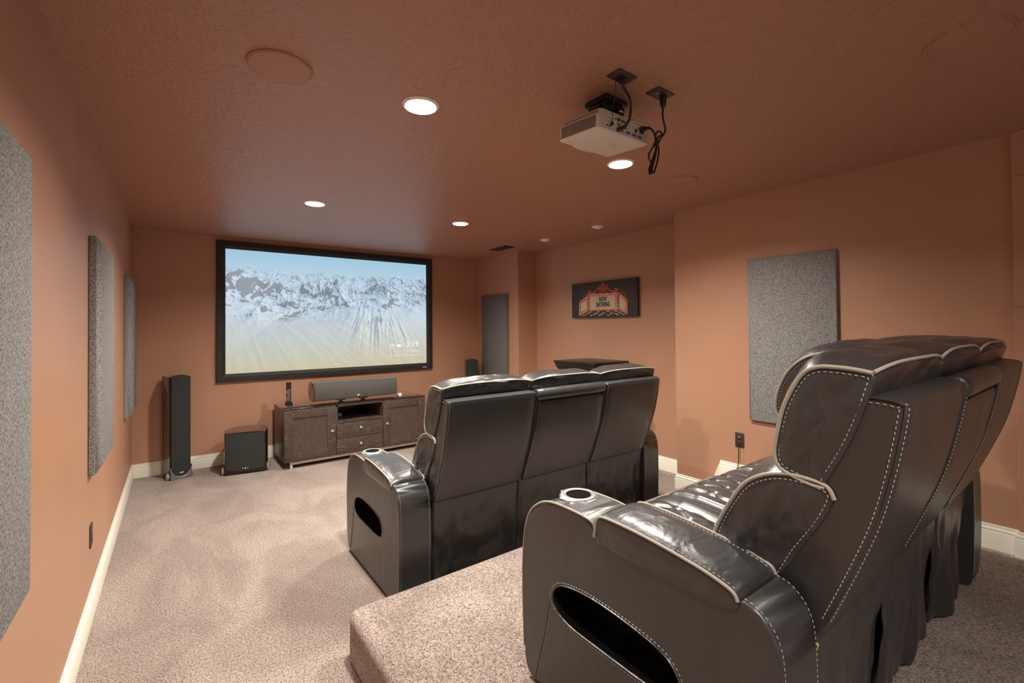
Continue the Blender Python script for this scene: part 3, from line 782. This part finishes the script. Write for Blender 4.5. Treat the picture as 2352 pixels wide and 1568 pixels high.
# ------------------------------------------------------------ dark cabinet in the alcove
ac = thing('dark_cabinet', 'black wooden cabinet with stepped crown top in the right alcove', 'cabinet', (3.80, 3.235, 0))
CX, CY, CZ = .535, .62, 1.094
bm = new(); box(bm, .03, CX, .03, CY-.03, .06, CZ-.06, .003); box(bm, .045, CX, .045, CY-.045, 0, .06); obj('body', bm, M_black, ac)
bm = new()
for z0, z1, e in ((CZ-.085, CZ-.068, .020), (CZ-.068, CZ-.045, .010), (CZ-.045, CZ-.022, .004)): box(bm, e, CX, e, CY-e, z0, z1, .003)
box(bm, -.006, CX, -.006, CY+.006, CZ-.022, CZ, .005, 3); obj('crown_top', bm, mat('worn_black_top', (.014, .010, .009), .30), ac)
for i in range(4):
    bm = new(); z0 = .09+i*.225; box(bm, .018, .031, .055, CY-.055, z0, z0+.21, .003); d = obj('drawer', bm, M_black, ac)
    bm = new(); box(bm, .008, .019, CY/2-.05, CY/2+.05, z0+.10, z0+.112, .003); obj('handle', bm, M_chrome, d)

# ------------------------------------------------------------ marquee picture (canvas on the alcove wall)
def homography(src, dst):
    A = []; B = []
    for (x, y), (u, v) in zip(src, dst):
        A.append([x, y, 1, 0, 0, 0, -u*x, -u*y]); B.append(u); A.append([0, 0, 0, x, y, 1, -v*x, -v*y]); B.append(v)
    h_ = np.append(np.linalg.solve(np.array(A, float), np.array(B, float)), 1).reshape(3, 3)
    return lambda x, y: (lambda w_: (w_[0]/w_[2], w_[1]/w_[2]))(h_ @ np.array([x, y, 1.0]))
AW, AH = .995, .418
ca_ = homography([(355, 375), (1950, 170), (1968, 1115), (370, 1190)], [(0, AH), (AW, AH), (AW, 0), (0, 0)])
cp = thing('marquee_canvas', 'black canvas print of a red cinema marquee reading NOW SHOWING', 'picture', (XA-.042, 4.094, 1.580))
# local frame: u runs along -y, v up, depth along +x
def cpoly(bm, pts, lay, mi=0, raw=False):
    P = [p if raw else ca_(*p) for p in pts]
    return bm.faces.new([bm.verts.new((-.0006*lay, -p[0], p[1])) for p in P])
M_cv = [mat('canvas_black', (.040, .038, .036), .7), mat('painted_red', (.55, .075, .035), .6), mat('painted_cream', (.62, .50, .34), .6),
        mat('painted_bulb', (.85, .52, .40), .5), mat('painted_black', (.008, .008, .008), .6), mat('painted_bulb_pale', (.90, .74, .58), .5)]
bm = new(); box(bm, 0, .040, -AW, 0, 0, AH, .002); obj('canvas', bm, M_cv[0], cp)
bm = new()
cpoly(bm, [(770, 595), (1540, 545), (1540, 985), (1480, 990), (790, 1010), (765, 985)], 1)
cpoly(bm, [(545, 800), (790, 600), (790, 1010), (545, 1130)], 1); cpoly(bm, [(1480, 548), (1540, 560), (1730, 725), (1730, 1070), (1500, 975)], 1)
# crest
def sw(pts, wd):   # painted stroke with varying width (crop px)
    Q = catmull([(*p, 0) for p in pts], 6); Lf, Rt = [], []
    for i, p in enumerate(Q):
        t_ = (Q[min(i+1, len(Q)-1)]-Q[max(i-1, 0)]).normalized(); n_ = Vector((-t_.y, t_.x, 0)); s_ = i/(len(Q)-1)
        ww = wd(s_) if callable(wd) else wd
        Lf.append(p+n_*ww); Rt.append(p-n_*ww)
    for i in range(len(Q)-1): cpoly(bm, [Lf[i][:2], Lf[i+1][:2], Rt[i+1][:2], Rt[i][:2]], 2.5+.1*(i % 2))
bump_w = lambda a, b: (lambda s: a+(b-a)*math.sin(PI*min(1, max(0, s))))
sw([(1110, 470), (1060, 455), (1000, 475), (940, 530), (890, 575), (830, 585), (785, 570), (775, 545), (795, 520), (820, 530), (822, 555)], bump_w(7, 20))
sw([(1120, 470), (1180, 445), (1230, 455), (1290, 500), (1350, 525), (1430, 525), (1462, 500), (1455, 465), (1425, 460), (1405, 485), (1420, 505)], bump_w(7, 20))
sw([(1100, 440), (1110, 500), (1090, 545), (1050, 550), (1035, 520), (1055, 490), (1080, 510)], 9)
sw([(1125, 440), (1130, 500), (1150, 540), (1185, 540), (1200, 510), (1185, 480), (1160, 500)], 9)
for P in ([(1115, 290), (1140, 345), (1118, 430), (1092, 345)], [(1050, 350), (1075, 385), (1105, 440), (1060, 425), (1040, 390)], [(1180, 340), (1185, 385), (1165, 420), (1125, 440), (1150, 380)],
          [(980, 380), (1010, 420), (1060, 440), (1000, 455)], [(1252, 362), (1235, 430), (1190, 450), (1190, 420)]): cpoly(bm, P, 3.2)
for P in ([(760, 600), (735, 570), (720, 590), (700, 625), (680, 600), (660, 625), (635, 660), (630, 700)], [(600, 740), (570, 735), (555, 760), (560, 790)],
          [(1490, 545), (1480, 500), (1500, 475), (1530, 480)], [(1560, 560), (1585, 530), (1605, 550), (1600, 590)], [(1620, 580), (1640, 560), (1655, 600), (1650, 650)], [(1660, 680), (1690, 690), (1715, 670), (1705, 650)]): sw(P, 6)
obj('red_marquee', bm, M_cv[1], cp, smooth=False)
bm = new()
cpoly(bm, [(808, 655), (1420, 610), (1430, 930), (815, 960)], 4)
cpoly(bm, [(590, 845), (715, 725), (730, 970), (590, 1040)], 4); cpoly(bm, [(1520, 610), (1672, 750), (1680, 990), (1525, 925)], 4)
for x, y, a in ((830, 1033, 40), (1020, 1025, 42), (1245, 1013, 48), (1445, 1000, 52), (775, 1060, 38), (970, 1058, 42), (1152, 1048, 44), (1345, 1038, 44), (1525, 1030, 48), (715, 1093, 38), (920, 1090, 38), (1100, 1083, 42), (1318, 1077, 40), (1438, 1067, 42), (1588, 1060, 38), (650, 1124, 36), (838, 1115, 36), (1048, 1110, 36), (1258, 1105, 36), (1490, 1090, 36), (1640, 1083, 38)):
    cpoly(bm, [(x+a*math.cos(k*PI/5), y+10*math.sin(k*PI/5)) for k in range(10)], 2)
obj('cream_panels', bm, M_cv[2], cp, smooth=False)
bm = new()
def bulbs(p, q, n, r=15):
    for i in range(n):
        x = p[0]+(q[0]-p[0])*i/(n-1); y = p[1]+(q[1]-p[1])*i/(n-1)
        f_ = cpoly(bm, [(x+r*math.cos(k*PI/4), y+r*1.25*math.sin(k*PI/4)) for k in range(8)], 5); f_.material_index = (i*7+int(x)) % 3 == 0
bulbs((785, 622), (1500, 572), 14, 18); bulbs((800, 978), (1500, 940), 14, 18)
bulbs((785, 680), (790, 930), 6); bulbs((740, 650), (745, 990), 8); bulbs((1448, 625), (1455, 900), 6); bulbs((1495, 620), (1500, 900), 6)
bulbs((560, 830), (560, 1110), 8, 13); bulbs((590, 795), (705, 685), 5); bulbs((595, 1090), (705, 1020), 4)
bulbs((1540, 600), (1655, 695), 4); bulbs((1697, 730), (1712, 1050), 8, 13); bulbs((1545, 965), (1665, 1025), 4)
o = obj('painted_bulbs', bm, [M_cv[3], M_cv[5]], cp, smooth=False)
for s_, x, y, sz in (('NOW', 1125, 770, .073), ('SHOWING', 1130, 903, .073)):
    u_, v_ = ca_(x, y)
    n = text('lettering', s_, 0, 0, sz, M_cv[4], cp, al='CENTER', bold=.0022); n.location = (-.0036, -u_, v_); n.rotation_euler = (PI/2, math.radians(0), -PI/2); n.scale = (.60, 1.05, 1)
    n.data = n.data.copy()

# ------------------------------------------------------------ recliner sofas
def offset_outline(P, d):
    n = len(P); out = []
    ar = sum(P[i][0]*P[(i+1) % n][1]-P[(i+1) % n][0]*P[i][1] for i in range(n)); s = 1 if ar > 0 else -1
    for i in range(n):
        a, b = Vector(P[i-1]), Vector(P[(i+1) % n]); t_ = (b-a)
        t_ = t_.normalized() if t_.length > 1e-9 else Vector((1, 0))
        out.append((P[i][0]+s*t_.y*d, P[i][1]-s*t_.x*d))
    return out
def smooth_outline(P, n=96, k=6): 
    return [tuple(p[:2]) for p in resample(catmull([(a, b, 0) for a, b in P], k, closed=True), n)]
def cushion(bm, P, x0, x1, crown=.02, puff=.012, fil=.006, ns=22, wr=.0, seed=0, wfun=None, cr_exp=4, taper=0):
    """soft pad: yz outline P swept from x0 to x1, domed ends, crowned middle"""
    n = len(P); cy = sum(p[0] for p in P)/n; cz = sum(p[1] for p in P)/n
    unit = offset_outline(P, 1.0); rings = []
    def ringv(f, x, off=0, wb=1):
        vv = []
        for i, (y, z) in enumerate(P):
            ny, nz = unit[i][0]-y, unit[i][1]-z
            wgt = wfun(ny, nz) if wfun else 1
            yy = cy+(y-cy)*f+ny*off*wgt; zz = cz+(z-cz)*f+nz*off*wgt
            q_ = Vector((x, yy, zz))
            if wr: q_ += Vector((ny*.0, ny, nz))*wr*wb*fbm((x*5, yy*9, zz*7), 3, seed)
            vv.append(bm.verts.new(q_))
        return vv
    fs = (.06, .18, .32, .46, .60, .72, .82, .90, .96, .985)
    def capx(x, s, f, i=0): return x-s*puff*(1-f**3)
    def capring(x, s, f):
        vv = []
        for y, z in P:
            yy = cy+(y-cy)*f; zz = cz+(z-cz)*f; w_ = wr*1.6*fbm((yy*11+zz*5, zz*6-yy*3, seed*2.0), 3, seed)*min(1, 3*(1-f)) if wr else 0
            vv.append(bm.verts.new((x-s*puff*(1-f**3)-s*w_, yy, zz)))
        return vv
    c0 = bm.verts.new((x0-puff, cy, cz))
    rings = [capring(x0, 1, f) for f in fs]
    rings.append(ringv(1, x0+.0015, 0, 0))
    for j in range(ns+1):
        s = j/ns; t_ = abs(2*s-1); x = x0+fil+(x1-x0-2*fil)*(s)
        off = crown*(1-t_**cr_exp)+fil*.4
        rings.append(ringv(1, x, off, 1-t_**6))
    rings.append(ringv(1, x1-.0015, 0, 0))
    rings += [capring(x1, -1, f) for f in reversed(fs)]
    c1 = bm.verts.new((x1+puff, cy, cz))
    for A, B in zip(rings, rings[1:]):
        for i in range(n): bm.faces.new((A[i], A[(i+1) % n], B[(i+1) % n], B[i]))
    for i in range(n):
        bm.faces.new((c0, rings[0][(i+1) % n], rings[0][i])); bm.faces.new((c1, rings[-1][i], rings[-1][(i+1) % n]))

HEAD = [(.070, .930), (.062, .985), (.048, 1.045), (.024, 1.100), (.000, 1.135), (-.030, 1.149), (-.065, 1.150), (-.100, 1.147), (-.130, 1.142), (-.132, 1.120), (-.106, 1.035), (-.074, .955), (-.044, .895), (-.036, .873), (-.010, .874), (.035, .886), (.060, .900)]
LUMB = [(.240, .640), (.222, .700), (.190, .765), (.150, .828), (.106, .862), (.055, .880), (.000, .882), (-.040, .874), (-.054, .850), (-.024, .780), (.024, .700), (.070, .610), (.120, .54), (.20, .50), (.245, .56)]
SHELL = [(-.108, 1.068), (-.118, 1.087), (-.150, 1.087), (-.176, 1.080), (-.181, 1.064), (-.160, .942), (-.129, .814), (-.085, .690), (-.031, .554), (-.012, .520), (.05, .515), (.115, .535), (.125, .575), (.090, .650), (.040, .755), (-.012, .868), (-.055, .955)]
ARM = [(.835, .020), (.858, .10), (.862, .221), (.863, .379), (.850, .510), (.820, .590), (.768, .637), (.709, .659), (.624, .664), (.545, .661), (.515, .652), (.500, .618), (.485, .600), (.090, .596), (.083, .620), (.061, .636), (.023, .622), (-.010, .578), (-.021, .501), (-.022, .30), (-.016, .10), (-.008, .020)]
PAD = [(.500, .640), (.495, .664), (.474, .682), (.400, .684), (.291, .678), (.166, .664), (.100, .650), (.078, .640), (.070, .626), (.076, .606), (.12, .598), (.30, .598), (.45, .602), (.487, .615)]
SLOT = [(.700, .350), (.688, .376), (.660, .400), (.600, .416), (.513, .424), (.400, .420), (.300, .408), (.250, .390), (.222, .355), (.225, .320), (.250, .298), (.324, .290), (.50, .289), (.609, .291), (.665, .305), (.690, .322)]
CR = lambda ny, nz: max(0, nz)*.9+max(0, ny)*.9+.15
XS = [.188, .790, 1.388, 1.985]; SW_ = 2.173

def arm_mesh(outer, inner):
    bm = new(); P = [tuple(p[:2]) for p in resample([(a, b, 0) for a, b in ARM], 150)]
    prism(bm, P, min(outer, inner), max(outer, inner), 'X')
    fa = [f for f in bm.faces if len(f.verts) > 4]
    bmesh.ops.bevel(bm, geom=list({e for f in fa for e in f.edges}), offset=.009, segments=3, affect='EDGES', profile=.5)
    bmesh.ops.recalc_face_normals(bm, faces=bm.faces[:])
    me = bpy.data.meshes.new('a'); bm.to_mesh(me); bm.free()
    o = bpy.data.objects.new('a', me); COL.objects.link(o)
    bm = new(); s = 1 if inner > outer else -1
    prism(bm, smooth_outline(SLOT, 64), outer-s*.02, outer+s*.11, 'X'); bmesh.ops.recalc_face_normals(bm, faces=bm.faces[:])
    me2 = bpy.data.meshes.new('b'); bm.to_mesh(me2); bm.free()
    c = bpy.data.objects.new('b', me2); COL.objects.link(c)
    md = o.modifiers.new('b', 'BOOLEAN'); md.operation = 'DIFFERENCE'; md.object = c; md.solver = 'EXACT'
    res = evaluated(o); bpy.data.objects.remove(o); bpy.data.objects.remove(c)
    res.materials.clear()
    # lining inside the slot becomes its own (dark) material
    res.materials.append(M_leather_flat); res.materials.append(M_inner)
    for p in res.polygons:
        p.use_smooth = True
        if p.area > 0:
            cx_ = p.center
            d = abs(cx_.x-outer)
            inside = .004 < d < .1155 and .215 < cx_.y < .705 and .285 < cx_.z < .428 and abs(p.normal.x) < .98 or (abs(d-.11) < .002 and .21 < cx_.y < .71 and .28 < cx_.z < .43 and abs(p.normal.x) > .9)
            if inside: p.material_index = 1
    res.set_sharp_from_angle(angle=math.radians(32))
    return res

def seat_mesh(x0, x1, first, last):
    """quilted seat cushion with rolled front; diamonds are stitched grooves"""
    bm = new(); nx_, ny_ = 84, 130; rows = []
    # path from the back of the seat over the rolled front down to the footrest
    path = [(.06, .455), (.20, .462), (.40, .475), (.58, .492), (.70, .498), (.775, .488), (.828, .450), (.860, .390), (.870, .30), (.868, .18), (.860, .07), (.84, .045)]
    Q = resample(catmull([(a, b, 0) for a, b in path], 8), ny_+1, closed=False); tot = sum((b-a).length for a, b in zip(Q, Q[1:]))
    for j, p in enumerate(Q):
        t_ = (Q[min(j+1, ny_)]-Q[max(j-1, 0)]).normalized(); n_ = Vector((-t_.y, t_.x)); s = tot*j/ny_; row = []
        for i in range(nx_+1):
            u_ = i/nx_; x = x0+(x1-x0)*u_; e = min(u_, 1-u_)*(x1-x0)
            h_ = -.040*max(0, 1-e/.035)**2
            a_ = (x-(x0+x1)/2)/.052; b_ = s/.085
            d1 = abs(((a_+b_)/2) % 1-.5)*.085; d2 = abs(((a_-b_)/2) % 1-.5)*.085
            # centre-of-cell distance to nearest groove
            g1 = .0425-d1; g2 = .0425-d2
            quilt = e > .115 and s < .95
            g = min(g1, g2)
            if quilt: h_ += .015*(1-math.exp(-(g/.0075)))-.007
            elif e > .105: h_ -= .004
            else: h_ += .012*math.sin(PI*min(1, e/.105))*(1 if s < .62 else .6)
            row.append(bm.verts.new((x, p.x+n_.x*h_, p.y+n_.y*h_)))
        rows.append(row)
    for A, B in zip(rows, rows[1:]):
        for i in range(nx_): bm.faces.new((A[i], A[i+1], B[i+1], B[i]))
    # underside
    lo = [[bm.verts.new((v.co.x, v.co.y, .05 if k_ else .05)) for v in rows[0]] for k_ in (0,)][0]
    for i in range(nx_): bm.faces.new((rows[0][i+1], rows[0][i], lo[i], lo[i+1]))
    for i in range(nx_): bm.faces.new((lo[i], rows[-1][i], rows[-1][i+1], lo[i+1]))
    bm.faces.new([r_[0] for r_ in rows]+[lo[0]]); bm.faces.new(([r_[-1] for r_ in rows]+[lo[-1]])[::-1])
    return bm

def skirt_mesh(x0, x1, seed, flare=0, open_left=0):
    bm = new(); nx_, nz_ = 60, 40; G_ = []
    for j in range(nz_+1):
        t_ = j/nz_; z = .548-(.548-.018)*t_; row = []
        for i in range(nx_+1):
            u_ = i/nx_; xl = x0+open_left*t_**1.5; x = xl+(x1-xl)*u_
            y = -.012+.052*t_**.8
            amp = min(1, t_*2.2)
            y -= .024*amp*(mnoise.noise(Vector((x*11+seed, t_*1.3, seed)))+.5*mnoise.noise(Vector((x*16+seed, t_*2.0, seed+4))))
            y -= .016*fbm((x*3.4, z*4, seed), 3)*amp
            y -= flare*t_*(.5+.5*math.sin(u_*PI*1.3+.6))*u_
            e = min(u_, 1-u_)*(x1-x0); y += .012*max(0, 1-e/.02)**2
            r_ = .03
            zz = z
            if t_ < .06 and u_ < .05 and x0 < .25: zz = z-.012*(1-u_/.05)
            row.append(bm.verts.new((x, y, zz)))
        G_.append(row)
    for A, B in zip(G_, G_[1:]):
        for i in range(nx_): bm.faces.new((A[i], A[i+1], B[i+1], B[i]))
    ed = [e for e in bm.edges if e.is_boundary]
    r_ = bmesh.ops.extrude_face_region(bm, geom=bm.faces[:])
    for v in [g for g in r_['geom'] if isinstance(g, bmesh.types.BMVert)]: v.co.y += .004
    return bm

def pipe(path, r, parent, m=None, name='piping', closed=False, n=8):
    bm = new(); tube(bm, path, r, n, closed=closed); return obj(name, bm, m or M_pipe, parent)
def stitch(path, parent, closed=False):
    bm = new(); stitches(bm, path, closed=closed); return obj('stitching', bm, M_thread, parent)
def sofa(loc, label, mid_forward, open_skirt):
    t = thing('recliner_sofa', label, 'sofa', loc, 0, 'three-seat leather recliner sofas')
    ML = M_leather
    for side in (0, 1):
        outer = 0 if side == 0 else SW_; inner = .180 if side == 0 else SW_-.180; s = 1 if side == 0 else -1
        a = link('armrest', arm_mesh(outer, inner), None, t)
        # piping and stitching that follow the outline edge
        pipe(catmull([(outer+s*.0035, p[0], p[1]) for p in ARM[1:13]], 6), .0042, a)
        pipe(catmull([(inner-s*.0035, p[0], p[1]) for p in ARM[2:13]], 6), .0038, a)
        for xx in (outer+s*.010, inner-s*.010): stitch(catmull([(xx, p[0], p[1]) for p in offset_outline(ARM, .001)[15:22]], 8), a)
        fx = outer-s*.0006; so = smooth_outline(offset_outline(SLOT, .010), 80)
        stitch([(fx, y, z) for y, z in so], a, True)
        stitch(catmull([(fx, .705, .330), (fx, .730, .22), (fx, .765, .10), (fx, .785, .03)], 6), a)
        stitch(catmull([(fx, .235, .290), (fx, .205, .18), (fx, .190, .03)], 6), a)
        pipe(catmull([(fx, .712, .330), (fx, .737, .22), (fx, .772, .10), (fx, .792, .03)], 6), .0022, a, ML, 'seam_roll', n=6)
        pipe([(outer, y, z) for y, z in smooth_outline(offset_outline(SLOT, .001), 72)], .003, a, ML, 'slot_edge', True, 6)
        # pad
        bm = new(); Pp = smooth_outline(PAD, 90, 6)
        cushion(bm, Pp, min(outer, inner)-(.004 if side == 0 else -.004), max(outer, inner)+(.004 if side == 0 else .004), .010, .006, .010, 16, .0, 3, lambda ny, nz: max(0, nz))
        pd = obj('arm_pad', bm, ML, a, 60)
        for xx in (outer-s*.003, inner+s*.003):
            ed = [(xx, p[0], p[1]+.004) for p in PAD[0:9]]; pipe(catmull([(xx, .505, .618)]+ed, 6), .0042, pd)
        for xx in (outer+s*.010, inner-s*.010): stitch(catmull([(xx, p[0], p[1]+.0060) for p in PAD[2:8]], 8), pd)
        # cup holder
        cx_, cy_ = outer+s*.112, .685
        ch = thing('cup', '', '', (0, 0, 0)); bpy.data.objects.remove(ch)
        bm = new()
        lathe(bm, (cx_, cy_, .660), [(.0, -.0), (.040, -.0), (.0415, .004), (.044, .009), (.053, .0115), (.062, .0085), (.067, .001)], 40)
        for a0 in (PI/2, -PI/2, 0, PI):
            dx, dy = math.cos(a0), math.sin(a0)
            box(bm, -.008, .008, -.022, .022, 0, .0062, .0025, 2, mat=Matrix.Translation((cx_+dx*.061, cy_+dy*.061, .660)) @ Matrix.Rotation(a0, 4, 'Z'))
        c_ = obj('cup_holder', bm, M_chrome, a, 40); c_['label'] = 'silver cup holder ring'
        bm = new(); lathe(bm, (cx_, cy_, .6685), [(0, -.001), (.034, -.001), (.0405, .0005), (.0425, .0012)], 36); obj('cup_well_shade', bm, M_cup_shade, c_)  # black disc painted as the shade inside a well, no hole is cut
    # seats
    for k in range(3):
        x0, x1 = XS[k]+.004, XS[k+1]-.004
        sc_ = obj('seat_cushion', seat_mesh(x0, x1, k == 0, k == 2), M_seat, t, 70)
        fwd = mid_forward and k >= 1
        HP = list(HEAD)
        if fwd: HP = [(.322, .925), (.325, .965), (.312, 1.02), (.285, 1.075), (.245, 1.118), (.19, 1.145), (.10, 1.158), (-.02, 1.156)]+HEAD[8:14]+[(.05, .876), (.20, .884), (.295, .898)]
        LP = [((y+.05*(1 if fwd else 0)*(1 if y > .04 else 0)), z) for y, z in LUMB]
        hp, lp, shp = smooth_outline(HP), smooth_outline(LP), smooth_outline(SHELL)
        # outer shell
        bm = new()
        if k == 1:
            MID = [(y, z) for y, z in SHELL]; MID = [(y+.018, z-.006) if y < -.13 and z > .9 else (y, z) for y, z in MID]
            cushion(bm, smooth_outline(MID), x0+.008, x1-.008, .002, .002, .006, 10, .0012, k+2, lambda ny, nz: 1)
        else:
            cushion(bm, shp, x0+.008, x1-.008, .003, .002, .007, 10, .0014, k+2, lambda ny, nz: 1)
        sh = obj('back_shell', bm, M_leather_flat, t, 50)
        if k == 1:
            bm = new(); rl = smooth_outline([(-.128, 1.065), (-.135, 1.088), (-.158, 1.096), (-.181, 1.088), (-.190, 1.066), (-.182, 1.040), (-.160, 1.030), (-.138, 1.040)], 40)
            cushion(bm, rl, x0+.004, x1-.004, .001, .003, .006, 10, .001, 5, lambda ny, nz: 1); obj('top_roll', bm, ML, sh, 50)
            bm = new(); pn = smooth_outline([(-.140, 1.010), (-.150, 1.022), (-.166, 1.020), (-.172, 1.004), (-.158, .93), (-.127, .80), (-.075, .665), (-.034, .565), (-.022, .56), (-.02, .60), (-.10, .80), (-.13, .93)], 80)
            cushion(bm, pn, x0+.022, x1-.010, .001, .003, .006, 10, .001, 6, lambda ny, nz: 1); obj('drop_down_panel', bm, M_leather_flat, sh, 50)
        for xx in (x0+.003, x1-.003) if k == 2 else (x0+.003,):
            stitch(catmull([(xx+(.014 if xx == x0+.003 else -.014), y-.0022, z) for y, z in offset_outline(SHELL, .003)[3:9]], 8), sh)
            stitch(catmull([(xx+(.0025 if xx == x0+.003 else -.0025), y, z) for y, z in offset_outline(SHELL, -.009)[1:9]], 8), sh)
        for xx in (x0+.007, x1-.007):
            pipe(catmull([(xx, a_, b_) for a_, b_ in offset_outline(SHELL, .0015)[0:9]], 8), .0028, sh, ML, 'edge_roll', n=6)
        # headrest and lumbar cushions
        for nm, P0, pp, cr, pf in (('headrest', HP, hp, .030, .012), ('lumbar_cushion', LP, lp, .022, .012)):
            bm = new(); cushion(bm, pp, x0-.0005, x1+.0005, cr, pf, .007, 26, .009, k*3+(nm == 'headrest')+1, CR if nm == 'headrest' else CR)
            cu_ = obj(nm, bm, ML, t, 60)
            off = offset_outline(P0, .002)
            path = off[13:17]+off[:9] if nm == 'headrest' else off[14:]+off[:9]
            for xx in (x0-.0015, x1+.0015): pipe(catmull([(xx, a_, b_) for a_, b_ in path], 8), .0050, cu_)
            if nm == 'headrest':
                (ya, za), (yb, zb) = P0[8], offset_outline(P0, 1.0)[8]; ny_, nz_ = yb-ya, zb-za; n_s = 40; XP = []
                for i in range(n_s+1):
                    u_ = i/n_s; of = cr*(1-abs(2*u_-1)**4)*CR(ny_, nz_)+.0045
                    XP.append((x0+(x1-x0)*u_, ya+ny_*of, za+nz_*of))
                pipe(XP, .0042, cu_)
            ins = offset_outline(P0, -.010)
            for xx, sg in ((x0-.0005, -1), (x1+.0005, 1)):
                for path in ((ins[13:]+ins[:9], ins[8:14]) if nm == 'headrest' else (ins[14:]+ins[:8], ins[7:13])):
                    stitch(catmull([(xx+sg*.0045, a_, b_) for a_, b_ in path], 8), cu_)
        # skirt under the shell
        op = .10 if (open_skirt and k == 2) else 0
        bm = skirt_mesh(XS[k]+(.012 if k == 0 else .002), XS[k+1]+(.016 if k == 2 else -.002), k*5+loc[1]*3, .06 if op else .015, op)
        obj('back_skirt', bm, M_leather_flat, t, 70)
    bm = new(); box(bm, .186, SW_-.186, .085, .80, .03, .40); box(bm, .19, SW_-.19, .075, .10, .30, .50)
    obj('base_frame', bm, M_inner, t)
    bm = new()
    for x in (.10, SW_-.10, .8, 1.37):
        for y in (.09, .74): cyl(bm, (x, y, 0), .02, .035, 14)
    obj('feet', bm, M_black, t)
    return t
s1 = sofa((1.272, 2.250, 0), 'front-row black leather recliner sofa on the lower floor facing the screen', False, False)
s2 = sofa((1.366, .455, ZP), 'rear-row black leather recliner sofa nearest the camera, on the platform', True, True)
# yellow connector hanging behind the near arm
bm = new()
for d in (0, .012): box(bm, -.006, .006, -.004, .004, -.010, .010, .001, mat=Matrix.Translation((.197+d, -.006, .490-d*.6)) @ Matrix.Rotation(.7, 4, 'Y'))
pl_ = obj('power_connector', bm, M_yellow, s2); pl_['label'] = 'small yellow connector'
